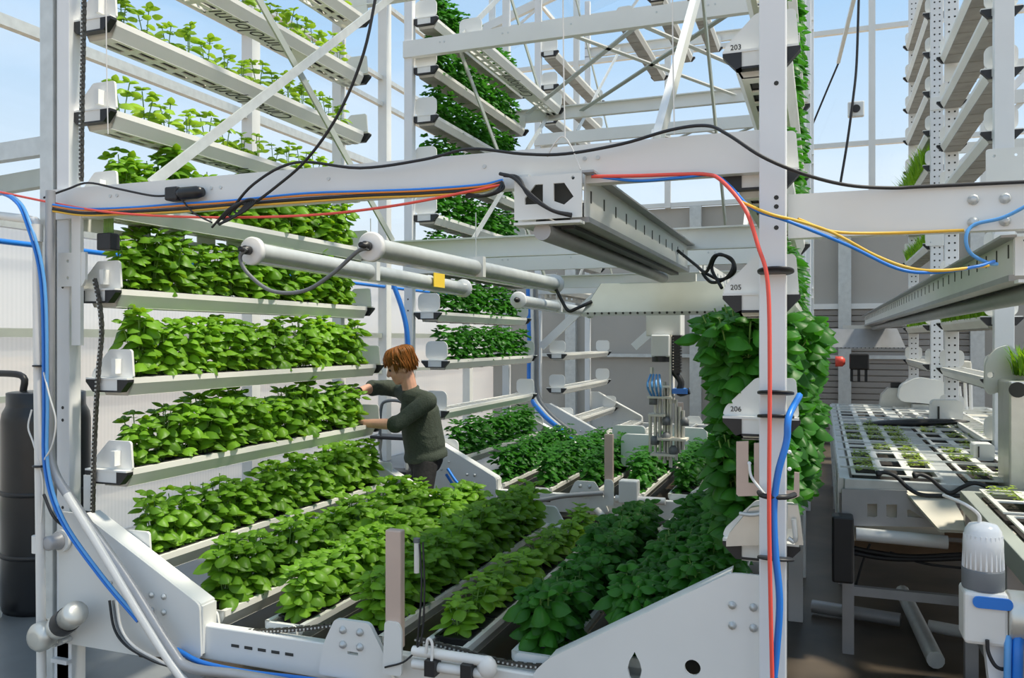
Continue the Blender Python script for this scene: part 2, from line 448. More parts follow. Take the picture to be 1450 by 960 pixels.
# second loop
for i, z in enumerate(ZS[:10]):
    tray('round', LX.get(i, -3.28), Y2 + .07, z, 'empty grey slatted tray behind the standing man' if i == 1 else 'white tray %s up the tower behind the standing man' % ORD[i],
         'trays of the tower behind the man', dark=True)
tray('round', -2.85, Y2 + .07, 4.36, 'white tray with cut lettering below, hung inside the tower behind the man', 'trays of the tower behind the man', letter=True)
for i, (x, z) in enumerate(BX[:6]):
    tray('low', x, Y2 + .07, z, 'white tray in the far bed behind the man, %s row along' % BN[i], 'trays of the middle bed')
# third loop
for i, z in enumerate(ZS[:12]):
    if i in (3,): continue
    tray('round', LX.get(i, -3.28), Y3 + .07, z, 'empty white tray %s up the farthest tower by the back wall' % ORD[i], 'empty trays of the farthest tower', dark=True)
for i, (x, z) in enumerate(BX[:5]):
    tray('low', x, Y3 + .07, z, 'empty white tray of the farthest bed, %s row along' % BN[i], 'empty trays of the farthest bed')
for i, (x, z) in enumerate(((-2.3, 5.72), (-1.9, 5.95), (-1.5, 6.05))):
    tray('round', x, Y3 + .07, z, 'grey tray high at the farthest tower top, %s one inward' % BN[i], 'high inner trays of the farthest tower', dark=True)
# trays of the towers across the conveyor
for Yr, nm, zs in ((Y2, 'nearer', (1.05, 1.48, 1.91, 2.34, 3.2, 3.63, 4.05, 4.48)), (Y3, 'farther', (1.05, 1.48, 1.91, 2.8, 3.23, 3.66, 4.04, 4.47, 4.9, 5.33, 5.76))):
    for i, z in enumerate(zs):
        tray('round', 1.165, Yr + .07, z, 'grey-bottomed tray %s up the %s tower across the conveyor' % (ORD[i], nm), 'trays of the %s tower across the conveyor' % nm, dark=True)

# ================================================================ tower frames
def frame(Y0, label, left=-3.42, right=-.155, loop=1):
    r = thing('tower_frame', label, 'steel frame', (left, Y0, 0), 'tower frames')
    D = 2.4
    cx = (left + right) / 2
    for y, fr in ((Y0, 1), (Y0 + D, 0)):
        sg = 1 if fr else -1
        for x, side in ((left, 0), (right, 1)):
            yy = y - .02 if side == 0 else (y - .11 if fr else y + .02)
            m = MB()
            if side == 0:
                m.box(x - .04, x + .04, yy, yy + .07, 0, 7)
            else:
                m.box(x - .043, x + .043, yy, yy + .07, 0, 7)
            po = m.build('post', whitecool, r, .004)
            if fr:
                for zz in ((.86, .90, .94, 1.36, 1.42, 2.0, 2.1) if side == 0 else (.62, .70, 2.12, 2.19, 2.22, 2.6, 3.0)):
                    MB().cyl((x + (.012 if side else .0), yy - .001, zz), (x + (.012 if side else .0), yy + .001, zz), .008, 8).build('bolt_hole', hole, po)
        for z in (2.395, 4.3, 6.2):
            if z > 6 and loop < 2: continue
            a, b = y - .04 * sg, y + .02 * sg
            y0, y1 = min(a, a + .012 * sg), max(a, a + .012 * sg)
            m = MB().box(left - .04, right + .04, y0, y1, z - .072, z + .072)
            for zz in (z - .072, z + .062): m.box(left - .04, right + .04, min(a + .0121 * sg, b), max(a + .0121 * sg, b), zz, zz + .01)
            o = m.build('cross_beam', white, r)
            if fr and loop < 3:
                for dx in (.32, .36, .9, .95, 1.5, 2.2, 2.6, 2.65): MB().cyl((left + dx, y0 - .004, z + .02), (left + dx, y0, z + .02), .008, 8).build('bolt', galv, o)
        # bottom beam, sloping end plates, hub plate
        a = y - .03 * sg
        m = MB().box(left + .4, right - .4, min(a, a + .05 * sg), max(a, a + .05 * sg), .33, .48)
        bb = m.build('bottom_beam', white, r, .006)
        if fr:
            sl = MB()
            for k in range(5): sl.box(left + 1.0 + k * .07, left + 1.04 + k * .07, a - .003, a + .001, .405, .417)
            sl.build('slot_shade', hole, bb)
        for s in (0, 1):
            f = (lambda x: left + x) if s == 0 else (lambda x: right - x)
            yy = a - .03 * sg
            pts = [(f(.02), .31), (f(.02), .93), (f(.17), .93), (f(.85), .58), (f(.86), .34), (f(.5), .31)]
            hl = [circ(f(.27), .60, .028)]
            if s == 1:
                hl.append([(f(.475) + .026 * math.cos(t) ** 3, .565 + .065 * math.sin(t)) for t in [2 * PI * k / 14 for k in range(14)]])
                pts = [(f(.02), .25), (f(.02), .945), (f(.14), .945), (f(.80), .56), (f(.86), .50), (f(.86), .25)]
            if s == 0: hl = []
            m = MB().plate(roundpoly(pts, .025), hl, min(yy, yy + .012 * sg), max(yy, yy + .012 * sg))
            zt = (.58, .93) if s == 0 else (.56, .945)
            x0, x1 = (f(.17), f(.85)) if s == 0 else (f(.14), f(.80))
            w0, w1 = sorted((yy + .0125 * sg, yy + .10 * sg))
            m.add([(x0, w0, zt[1]), (x1, w0, zt[0]), (x1, w1, zt[0]), (x0, w1, zt[1]), (x0, w0, zt[1] - .012), (x1, w0, zt[0] - .012), (x1, w1, zt[0] - .012), (x0, w1, zt[1] - .012)],
                  [(0, 1, 2, 3), (7, 6, 5, 4), (0, 4, 5, 1), (1, 5, 6, 2), (2, 6, 7, 3), (3, 7, 4, 0)])
            if s == 0: m.box(f(.85) - .004, f(.86), w0, w1, .36, .57)
            g = m.build('sloping_plate', white, r)
            if fr:
                bx = f(.10) if s else f(.62)
                for dx in (-.035, .035):
                    for dz in (-.035, .035):
                        MB().lathe([(.014, 0), (.014, .006), (.008, .007), (.008, .012)], (bx + dx, yy, (.80 if s else .56) + dz), (0, -1, 0), 8).build('bolt', galv, g)
                        if not s: MB().lathe([(.009, 0), (.009, .008)], (f(.38) + dx, yy, .66 + dz), (0, -1, 0), 8).build('bolt', galv, g)
        yy = a - .03 * sg
        m = MB().plate(roundpoly([(cx - .17, .36), (cx - .14, .50), (cx - .09, .60), (cx + .07, .60), (cx + .13, .50), (cx + .19, .36)], .02),
                       [[(cx - .03, .462), (cx + .02, .462), (cx + .02, .475), (cx - .03, .475)]], min(yy, yy + .02 * sg), max(yy, yy + .02 * sg))
        h = m.build('hub_plate', white, r)
        if fr:
            for dx in (-.04, .04):
                for dz in (.50, .56): MB().lathe([(.016, 0), (.016, .006), (.01, .008), (.01, .016)], (cx - .01 + dx, yy, dz), (0, -1, 0), 10).build('bolt', galv, h)
            # upright guide bar on its shoe
            sp = MB().box(cx + .155, cx + .225, a - .05, a - .01, .52, .99).build('guide_bar', tan, r, .006)
            MB().plate(roundpoly([(cx + .15, .42), (cx + .235, .42), (cx + .235, .60), (cx + .22, .63), (cx + .16, .63)], .015), [], a - .062, a - .05).build('guide_shoe', white, r)
    for z in (2.395, 4.3) if loop > 1 else (2.395,):
        MB().bar((left + .52, Y0, z + .07), (left + .52, Y0 + D, z + 1.9), .012, .05).build('brace', galv, r)
        MB().bar((left + .47, Y0, z + 1.9), (left + .47, Y0 + D, z + .07), .012, .05).build('brace', greygreen, r)
        MB().bar((right - .41, Y0 + .03, z + .08), (right - .41, Y0 + 1.2, z + 1.15), .03, .06).build('brace', white, r)
        MB().bar((right - .41, Y0 + D - .1, z + .08), (right - .41, Y0 + 1.2, z + 1.15), .012, .055).build('brace', greygreen, r)
        MB().plate([(Y0 - .02, z + .02), (Y0 + .12, z + .07), (Y0 + .14, z + .16), (Y0 + .02, z + .12)], [], right - .43, right - .424, 'x').build('brace_plate', white, r)
    if loop > 1:
        z = 4.3
        for p, q, mm in (((cx + .4, Y0 + .1), (left + .3, Y0 + D - .1), galv), ((cx + .4, Y0 + .1), (right - .2, Y0 + D - .1), white),
                         ((left + .9, Y0 + D), (right - .5, Y0 + .1), greygreen), ((cx - .2, Y0 + .1), (right - .7, Y0 + D), white)):
            MB().bar((p[0], p[1], z), (q[0], q[1], z), .05, .012).build('brace', mm, r)
    for x, zz in ((left + .08, 2.33), (right - .75, 2.33)):
        hs = [[(Y0 + .2 + .25 * k, zz - .03), (Y0 + .3 + .25 * k, zz - .03), (Y0 + .3 + .25 * k, zz + .02), (Y0 + .2 + .25 * k, zz + .02)] for k in range(8)]
        MB().plate([(Y0, zz - .06), (Y0 + D, zz - .06), (Y0 + D, zz + .06), (Y0, zz + .06)], hs, x, x + .006, 'x').build('side_rail', white, r)
    if loop == 3:
        for x, s in ((left + .05, 1), (left + 1.25, 1)):
            MB().bar((x, Y0 - .02, 1.65), (x + .75 * s, Y0 - .02, 2.32), .03, .10).build('knee_brace', white, r)
    return r
for Yb, lb in ((Y1, 'dark brown sump pan under the near bed trays'), (Y2, 'dark brown sump pan under the middle bed trays')):
    m = MB().box(-3.0, -.35, Yb + .03, Yb + 2.36, .26, .28)
    for a in (-3.0, -.36): m.box(a, a + .01, Yb + .03, Yb + 2.36, .28, .34)
    o = m.build('filler_pan', filler); tag(o, lb, 'pan')  # added pan, darkens what shows between the bed trays
fr1 = frame(Y1, 'white steel frame of the nearest plant tower, carrying the wide front beam')
m = MB().box(-3.56, -3.475, Y1 - .03, Y1 + .08, 0, 7); m.build('post', galv, fr1, .005)
MB().plate([(-3.42, 2.0), (-3.27, 2.0), (-3.25, 2.03), (-3.25, 2.16), (-3.42, 2.16)], [circ(-3.36, 2.04, .008, 8), circ(-3.36, 2.12, .008, 8), circ(-3.29, 2.05, .008, 8), circ(-3.29, 2.12, .008, 8)], Y1 - .045, Y1 - .03).build('splice_plate', white, fr1)
MB().box(-3.33, -3.275, Y1 - .05, Y1 - .03, 1.72, 2.35).build('chain_guide', white, fr1)
MB().box(-3.31, -3.255, Y1 + .0, Y1 + .02, .93, 1.1).build('chain_guide', white, fr1)
MB().bar((-6, Y1 + .3, 2.72), (-3.5, Y1 + .02, 2.70), .05, .09).build('tie_bar', galv, fr1)
MB().bar((-6, Y1 + .5, 2.56), (-3.5, Y1 + .06, 2.56), .05, .09).build('tie_bar', greygreen, fr1)
frame(Y2, 'white steel frame of the middle tower, directly behind the standing man', loop=2)
frame(Y3, 'white steel frame of the farthest tower, against the back wall', loop=3)
# frames of the towers across the conveyor
for Yr, lab in ((Y2, 'nearer perforated white steel frame across the conveyor table'), (Y3, 'farther perforated white steel frame across the conveyor, by the back wall')):
    r = thing('tower_frame', lab, 'steel frame', (1.17, Yr, 0), 'tower frames')
    for y in (Yr - .05, Yr + 2.4):
        for x in (1.165, 4.3):
            po = MB().box(x - .06, x + .06, y - .02, y + .06, 0, 7).build('post', whitecool, r, .004)
            if x < 2 and (Yr == Y3 or y > Yr):
                hm = MB()
                for k in range(90):
                    for dx in (-.025, .025): hm.cyl((x + dx, y - .021, .5 + .07 * k), (x + dx, y - .019, .5 + .07 * k), .010, 6)
                hm.build('perforation', hole, po)
        for z in (2.395, 4.3): MB().box(1.1, 4.36, y - .03, y, z - .07, z + .07).build('cross_beam', white, r)
        MB().plate(roundpoly([(1.05, 2.76), (1.28, 2.76), (1.28, 3.05), (1.05, 3.05)], .02), [circ(1.1, 2.8, .01, 8), circ(1.1, 3.0, .01, 8), circ(1.23, 2.8, .01, 8), circ(1.23, 3.0, .01, 8)], y - .035, y - .03).build('splice_plate', white, r)
    MB().bar((1.2, Yr - .02, 3.45), (2.6, Yr - .02, 4.9), .05, .06, (0, 1, 0)).build('brace', whitecool, r)

# ================================================================ plants
def leaf(mb, M, L, Wd, droop, cup, nu=5, nv=4):
    vs = []
    for i in range(nu):
        t = i / (nu - 1)
        w = Wd * .5 * (math.sin(PI * min(1, t * .94 + .04)) ** .7) * (1.2 - .5 * t)
        if i == nu - 1: w = .001
        for j in range(nv + 1):
            s = -1 + 2 * j / nv
            vs.append((L * t * (1 - .12 * droop * t), w * s, L * (.10 * math.sin(PI * t) - droop * t * t * .55) - cup * w * s * s + (.06 * Wd * (abs(s) < .1) * -1)))
    fs = []
    for i in range(nu - 1):
        for j in range(nv):
            a = i * (nv + 1) + j
            fs.append((a, a + nv + 1, a + nv + 2, a + 1))
    mb.add(vs, fs, True, M)
def LM(p, az, el, roll=0): return Matrix.Translation(p) @ Matrix.Rotation(az, 4, 'Z') @ Matrix.Rotation(-el, 4, 'Y') @ Matrix.Rotation(roll, 4, 'X')
CLS = { # stems, height, base height share, nodes, leaf length, spread, droop, cup
    'full': (8, .25, .20, 4, .088, .062, .75, 1.0), 'young': (2, .165, .40, 2, .080, .035, .7, .7), 'thin': (4, .15, .35, 2, .080, .055, .7, .6),
    'dark': (11, .20, .1, 4, .085, .072, 1.1, 1.5), 'bush': (15, .29, .04, 6, .098, .115, 1.1, 1.5), 'narrow': (5, .22, .2, 4, .08, .045, .8, .6)}
def foliage(rng, cls, lf, st, o=Vector((0, 0, 0)), nu=6, nv=4, keep=1.0, big=1.0):
    ns, H, b, nodes, L, sp, droop, cup = CLS[cls]
    for s in range(ns):
        a = 2 * PI * s / ns + rng.uniform(-.4, .4); rr = sp * rng.uniform(.35, 1.0)
        h = H * rng.uniform(.72, 1.08)
        base = Vector((.3 * rr * math.cos(a), .3 * rr * math.sin(a), -.01))
        top = Vector((rr * 1.2 * math.cos(a), rr * 1.2 * math.sin(a), h))
        mid = base.lerp(top, .5) + Vector((-math.cos(a), -math.sin(a), 0)) * .12 * rr
        if st is not None: st.tube([base + o, mid + o, top + o], .0028, 5, 3)
        az = rng.uniform(0, PI)
        for n in range(nodes):
            t = b + (1 - b) * n / max(1, nodes - .3)
            p = base.lerp(mid, t * 2) if t < .5 else mid.lerp(top, t * 2 - 1)
            az += PI / 2 + rng.uniform(-.3, .3)
            for k in (0, 1):
                if rng.random() > keep: continue
                ll = L * rng.uniform(.75, 1.15) * (1.0 - .15 * n / nodes) * big
                az2 = az + PI * k + rng.uniform(-.35, .35)
                el = rng.uniform(-.25, .35)
                q = p + Vector((math.cos(az2), math.sin(az2), .3)) * .018
                if st is not None: st.tube([p + o, q + o], .0016, 4, 0)
                leaf(lf, LM(q + o, az2, el, rng.uniform(-.4, .4)), ll, ll * rng.uniform(.66, .82), droop * rng.uniform(.6, 1.3), cup, nu, nv)
        for k in range(4 if keep > .9 else 2):
            az2 = az + PI / 2 * k + rng.uniform(-.3, .3); ll = L * rng.uniform(.42, .75) * big
            leaf(lf, LM(top + o, az2, rng.uniform(.05, .75), rng.uniform(-.3, .3)), ll, ll * .7, droop * .8, cup, nu, nv)
def pot_mb(o=Vector((0, 0, 0))):
    m = MB(); x, y = .072, .062
    for (a, b, z0), (c, d, z1) in (((x + .008, y + .004, .004), (x + .008, y + .004, -.003)), ((x - .004, y - .004, -.003), (.045, .042, -.072))):
        m.add([(-a, -b, z0), (a, -b, z0), (a, b, z0), (-a, b, z0), (-c, -d, z1), (c, -d, z1), (c, d, z1), (-c, d, z1)], [(4, 5, 1, 0), (5, 6, 2, 1), (6, 7, 3, 2), (7, 4, 0, 3), (7, 6, 5, 4)])
    m.add([(-x - .008, -y - .004, .004), (x + .008, -y - .004, .004), (x + .008, y + .004, .004), (-x - .008, y + .004, .004), (-x + .006, -y + .006, .004), (x - .006, -y + .006, .004), (x - .006, y - .006, .004), (-x + .006, y - .006, .004),
           (-x + .006, -y + .006, -.012), (x - .006, -y + .006, -.012), (x - .006, y - .006, -.012), (-x + .006, y - .006, -.012)],
          [(0, 1, 5, 4), (1, 2, 6, 5), (2, 3, 7, 6), (3, 0, 4, 7), (4, 5, 9, 8), (5, 6, 10, 9), (6, 7, 11, 10), (7, 4, 8, 11)])
    m.v = [(a + o.x, b + o.y, c + o.z) for a, b, c in m.v]
    return m
LEAFM = {'full': leaf_full, 'young': leaf_young, 'thin': leaf_full, 'dark': leaf_dark_shaded, 'bush': leaf_dark_shaded, 'narrow': leaf_dark_shaded}
rng = random.Random(4)
PV = {}
def make_plant(cls):
    r = thing('basil_plant', '', '')
    lf, st = MB(), MB(); foliage(rng, cls, lf, st)
    lf.build('foliage', LEAFM[cls], r, 0, True); st.build('stem', stemm, r, 0, True)
    p = pot_mb().build('pot', black, r, 0, True)
    MB().add([(-.066, -.056, -.010), (.066, -.056, -.010), (.066, .056, -.010), (-.066, .056, -.010)], [(0, 1, 2, 3)]).build('soil', soil, p, 0, True)
    return r
for cls in CLS: PV[cls] = [[make_plant(cls), False] for _ in range(6)]
O14 = 'first second third fourth fifth sixth seventh eighth ninth tenth eleventh twelfth thirteenth fourteenth fifteenth'.split()
ADJ = {'full': 'bushy basil plant', 'young': 'young pale basil plant', 'thin': 'thin basil plant', 'dark': 'dark basil plant', 'bush': 'large dark basil', 'narrow': 'trailing dark basil'}
for (x, y, z, cls, words) in plant_rows:
    for k in range(14):
        py = y + .135 + PITCH * k
        q = PROJ((x, py, z + .1))
        if q is None or q[1] < -25 or q[0] < -10: continue
        if cls == 'narrow' and z > 2.3 and z < 2.5 and k > 9: continue
        v = rng.choice(PV[cls])
        if v[1]: o = copy_tree(v[0])
        else: o = v[0]; v[1] = True
        o.location = (x, py, z + .001)
        sc = rng.uniform(.86, 1.12) * (1.14 if 'near bed' in words else 1.12 if cls == 'full' else 1.2 if cls == 'bush' else 1); a = rng.uniform(0, 2 * PI)
        for ch in o.children:
            if ch.name.startswith(('foliage', 'stem')):
                ch.rotation_euler = (0, 0, a); ch.scale = (sc, sc, sc * rng.uniform(.92, 1.08) * (.92 if 'near bed' in words else 1))
                if cls == 'narrow': ch.location = (.048, 0, 0); ch.scale = (.85, .85, .95)
                if cls == 'bush': ch.location = (-.07 if k < 3 else -.03 if k < 6 else .03, 0, 0)
        tag(o, '%s, %s pot from near end, %s' % (ADJ[cls], O14[k], words), 'plant', 'basil plants of the nearest tower')
for cls in PV:
    for v in PV[cls]:
        if not v[1]:
            for ch in list(v[0].children_recursive): bpy.data.objects.remove(ch)
            bpy.data.objects.remove(v[0])
# the basil of the middle tower: past the three hundred largest, one mass
rng = random.Random(9)
lf = MB(); CLS['far'] = (8, .285, .10, 4, .085, .068, .9, .8); pots = MB()
rows = [(LX.get(i, -3.28), Y2 + .07, z, 1.0) for i, z in enumerate(ZS[:10]) if i != 1] + [(x, Y2 + .07, z, .95) for x, z in BX[:6]]
for (x, y, z, g) in rows:
    for k in range(14):
        o = Vector((x + rng.uniform(-.015, .015), y + .135 + PITCH * k, z))
        foliage(rng, 'far', lf, None, o, 4, 2, .95, g)
        m = pot_mb(o); pots.add(m.v, m.f)
nl = len(lf.f); lf.add(pots.v, pots.f)
o = lf.build('basil_plants', leaf_dark_shaded)
o.data.materials.append(black)
mi = [0] * nl + [1] * (len(lf.f) - nl); o.data.polygons.foreach_set('material_index', mi)
tag(o, 'dense dark green basil filling the trays of the tower behind the man', 'plants', None, 'stuff')
# grass-like greens on trays across the conveyor
def greens(x, y, z, n, h, lab, yl=TL):
    m = MB()
    for _ in range(n):
        p = Vector((x + rng.uniform(-.1, .1), y + rng.uniform(.05, yl - .05), z - .01)); a = rng.uniform(0, 2 * PI)
        d = Vector((math.cos(a), math.sin(a), 0)); l = h * rng.uniform(.6, 1.1); b = rng.uniform(.2, .7); s = Vector((-d.y, d.x, 0)) * .008
        m.add([p - s * .5, p + s * .5, p + s + d * l * b * .4 + Vector((0, 0, l * .6)), p - s + d * l * b * .4 + Vector((0, 0, l * .6)), p + d * l * b + Vector((0, 0, l))], [(0, 1, 2, 3), (3, 2, 4)], True)
    tag(m.build('microgreens', leaf_full), lab, 'microgreens', None, 'stuff')
greens(1.165, Y2 + .07, 1.91, 2600, .16, 'short green microgreens in the tray just under the far overhead rail, nearer frame')
greens(1.165, Y3 + .07, 1.91, 1300, .15, 'short green microgreens in the low tray of the farther conveyor frame')
greens(1.12, Y3 + .07, 3.66, 1800, .24, 'tall bright green microgreens spilling from a high tray beside the gable windows')
greens(1.165, Y3 + .07, 2.8, 1500, .16, 'bright green microgreens in the tray seen just below the side channel')

# ================================================================ chains
def chain(path, name, label, w=.022, k=10):
    p = spline(path, k); m = MB(); acc = 0; st = .019; i = 0
    tot = [0]
    for a, b in zip(p, p[1:]): tot.append(tot[-1] + (b - a).length)
    n = int(tot[-1] / st); j = 0
    def at(s):
        nonlocal j
        while j < len(tot) - 2 and tot[j + 1] < s: j += 1
        L = max(1e-6, tot[j + 1] - tot[j]); return p[j].lerp(p[j + 1], (s - tot[j]) / L)
    pts = [at(i * st) for i in range(n)]
    for i in range(n - 1):
        a, b = pts[i], pts[i + 1]; d = (b - a) * .12
        if i % 2: m.bar(a - d, b + d, w, .012, (0, 1, 0))
        else: m.bar(a - d, b + d, w * .62, .016, (0, 1, 0))
    o = tag(m.build(name, chainm), label, 'chain')
    pm = MB()
    for i in range(n): pm.add([pts[i] + Vector((a, -w * .5 - .0035, b)) for a, b in ((-.0035, -.0035), (.0035, -.0035), (.0035, .0035), (-.0035, .0035))] + [pts[i] + Vector((0, w * .4, 0))], [(0, 1, 2, 3), (0, 4, 1), (1, 4, 2), (2, 4, 3), (3, 4, 0)])
    pm.build('pin', galv, o)
    return o
chain([PX(u, v, 2.94) for u, v in ((120, -60), (118, 60), (116, 160), (115, 262))] , 'drive_chain', 'black roller chain hanging by the upper left post above the front beam')
chain([PX(u, v, 2.995) for u, v in ((134, 395), (141, 430), (144, 470), (140, 520), (136, 580), (133, 650), (131, 735))], 'drive_chain', 'dark roller chain running past the lower left tray ends')
chain([PX(u, v, 3.0) for u, v in ((286, 883), (335, 893), (380, 893), (430, 890), (480, 884))], 'drive_chain', 'dark chain lying along the bottom beam beside the sloping plate', .02)
chain([PX(u, v, 3.0) for u, v in ((590, 905), (650, 920), (700, 934), (745, 942), (790, 944))], 'drive_chain', 'dark chain sagging from the tan upright towards the lower right plate', .02)
chain([PX(u, v, 2.90) for u, v in ((1079, -60), (1079, 200), (1079, 500), (1079, 820))], 'drive_chain', 'thin dark chain running down beside the near right post', .012)

# ================================================================ channels and overhead rails
r = thing('side_channel', 'white bolted steel channel running off beside the near right post', 'beam', (-.1, 3.0, 2.17))
m = MB().box(-.11, 1.9, 2.995, 3.007, 2.095, 2.245)
m.box(-.11, 1.9, 3.007, 3.05, 2.235, 2.245); m.box(-.11, 1.9, 3.007, 3.05, 2.095, 2.105); m.build('web', white, r)
for u, v in ((1378, 283), (1423, 281), (1378, 315), (1423, 313)):
    p = PX(u, v, 2.995); b = MB().lathe([(.017, 0), (.017, .004), (.011, .006), (.011, .016), (.006, .018)], p, (0, -1, 0), 10); b.build('bolt', galv, r)
def rail(x0, x1, y0, y1, z0, z1, label, slot_side):
    r = thing('overhead_rail', label, 'rail', (x0, y0, z0))
    ys = [y0 + .12 + .2 * k for k in range(int((y1 - y0) / .2))]
    hs = [[(y, z0 + .06), (y + .014, z0 + .06), (y + .014, z0 + .105), (y, z0 + .105)] for y in ys]
    for x, s in ((x0, 1), (x1, -1)):
        m = MB().plate([(y0 + .05, z0), (y1, z0), (y1, z1 - .002), (y0 + .05, z1 - .002)], [], x, x + .006 * s, 'x'); wb = m.build('web', white, r)
        if s * slot_side > 0:
            sl = MB()
            for hh in hs: sl.box(x - .002 * s, x + .001 * s, hh[0][0], hh[1][0], hh[0][1], hh[2][1])
            sl.build('slot_shade', hole, wb)  # dark strips on the web, shade of its slots put into colour
        fl = MB()
        if s * slot_side > 0: fl.box(min(x, x - .045 * s), max(x, x - .045 * s), y0, y1, z1 - .008, z1)
        else: fl.box(min(x, x + .05 * s), max(x, x + .05 * s), y0, y1, z1 - .008, z1)
        fl.box(min(x - .012 * s, x + .06 * s), max(x - .012 * s, x + .06 * s), y0 + .06, y1, z0 - .02, z0)
        fl.build('flange', greysteel if s * slot_side > 0 else galv, r)
    cx = (x0 + x1) / 2; w = (x1 - x0)
    def hx(a, b): return (x0 + w * a, z0 + (z1 - z0) * b)
    pl = [hx(-.02, -.05), hx(1.0, -.05), hx(1.0, .95), hx(-.02, .95)]
    hs = [[hx(.14, .3), hx(.42, .3), hx(.42, .75), hx(.30, .75), hx(.14, .45)], [hx(.58, .75), hx(.74, .75), hx(.88, .42), hx(.74, .25), hx(.58, .35)], circ(*hx(.87, .85), .007, 8), circ(*hx(.08, .85), .005, 8)]
    m = MB().plate(pl, hs, y0, y0 + .01); m.box(x0, x1, y0 - .02, y0 + .04, z0 - .03, z0 - .02); m.build('end_plate', white, r)
    MB().cyl((cx - .03, y0 + .02, z0 - .05), (cx - .03, y1, z0 - .05), .034, 14).build('guide_tube', greysteel, r)
    MB().box(x0 + .02, x1 - .02, y0 + .05, y0 + .06, z0 + .01, z1 - .012).build('dark_backing', hole, r)  # added dark sheet, stands for shade behind the end-plate openings
    MB().box(x0 + .012, x1 - .012, y0 + .1, y1, z0 + .05, z0 + .06).build('inner_channel', greysteel, r)
    MB().box(cx + .02, cx + .07, y0 + .1, y1, z0 - .035, z0 - .02).build('belt', black, r)
    return r
rail(-1.07, -.815, 2.90, 5.42, 2.20, 2.36, 'white slotted overhead rail hanging from the front beam above the bed', -1)
rail(.585, .86, 3.06, 13.2, 1.96, 2.085, 'long white slotted overhead rail above the conveyor table', 1)
def hood(cx, Y, z0, z1, w0, w1, label, m_):
    r = thing('sensor_hood', label, 'hood', (cx, Y, z0))
    b = MB(); d = .12
    b.add([(cx - w0 / 2, Y, z0), (cx + w0 / 2, Y, z0), (cx + w1 / 2, Y + d, z1), (cx - w1 / 2, Y + d, z1), (cx - w0 / 2, Y + 2.4 * d, z0), (cx + w0 / 2, Y + 2.4 * d, z0), (cx + w1 / 2, Y + 1.4 * d, z1), (cx - w1 / 2, Y + 1.4 * d, z1)],
          [(0, 1, 2, 3), (1, 5, 6, 2), (3, 2, 6, 7), (5, 4, 7, 6), (4, 0, 3, 7)])
    b.box(cx - w0 / 2, cx + w0 / 2, Y - .002, Y + .004, z0 - .025, z0)
    b.build('hood_panel', m_, r)
    t = MB()
    for k in range(20): x = cx - w0 / 2 + .04 + (w0 - .08) * k / 19; t.cyl((x, Y - .006, z0 - .008), (x, Y - .001, z0 - .008), .008, 8)
    t.build('hole', hole, r)
    e = MB()
    e.add([(cx - w0 / 2 - .002, Y, z0), (cx - w1 / 2 - .002, Y + d, z1), (cx - w1 / 2 - .002, Y + 1.4 * d, z1), (cx - w0 / 2 - .002, Y + 2.4 * d, z0)], [(0, 1, 2, 3)])
    e.build('end_cheek', greysteel, r)
    MB().box(cx - w1 * .3, cx + w1 * .3, Y + d, Y + 1.4 * d, z1, z1 + .05).build('hanger', white, r)
    return r
hood(-1.02, 5.42, 1.93, 2.13, 1.0, .80, 'wide green-grey sloping metal hood at the end of the centre rail', greygreen)
hood(.55, 12.9, 1.63, 1.90, 1.10, .9, 'small brownish sloping hood at the far end of the conveyor rail', greysteel)

# ================================================================ grow light tubes
def lamp(p, q, label, first):
    d = (q - p).normalized()
    r = thing('grow_light_tube', label, 'light', p)
    MB().cyl(p, q, .042, 20).build('tube_body', galv, r)
    h = MB().bar(p + Vector((-.02, 0, -.035)), q + Vector((-.02, 0, -.035)), .05, .03); h.build('diffuser', clearcap, r)
    for c, s in ((p, -1), (q, 1)):
        MB().lathe([(.064, 0), (.064, .022), (.056, .028), (.0, .03)], c, d * s, 24).build('end_cap', clearcap, r)
    MB().lathe([(.02, 0), (.02, .03), (.012, .035), (.012, .06)], p - d * .035, -d, 12).build('plug', black, r)
    m = p.lerp(q, .45); MB().box(m.x - .05, m.x + .05, m.y - .02, m.y + .02, m.z - .05, m.z + .06).build('clip', white, r)
    MB().tube([m + Vector((0, 0, .05)), m + Vector((0, 0, .3))], .003, 5, 0).build('hanger_wire', galv, r)
    if first:
        m = p.lerp(q, .80); MB().box(m.x + .047, m.x + .052, m.y - .10, m.y + .06, m.z - .03, m.z + .06).build('warning_label', yellowlab, r)
    return r
lamp(PX(360, 356, 3.1), PX(655, 408, 5.3), 'white grow light tube with yellow label, nearer the left tower', True)
lamp(PX(528, 350, 3.1), PX(785, 402, 5.4), 'white grow light tube hung nearest the centre rail', False)
lamp(PX(735, 425, 5.9), PX(835, 442, 8.4), 'white grow light tube in the middle tower, below the green-grey hood', False)
def cable(pts, r, m_, label, name='cable', cat='cable', k=6, n=7):
    return tag(MB().tube(pts, r, n, k).build(name, m_), label, cat)
cable([PX(349, 352, 3.03), PX(340, 365, 3.03), PX(352, 388, 3.04), PX(385, 412, 3.05), PX(430, 412, 3.05), PX(470, 388, 3.05), PX(505, 357, 3.04), PX(521, 351, 3.04)], .009, greycable, 'thick grey cable looping between the two grow light tubes')

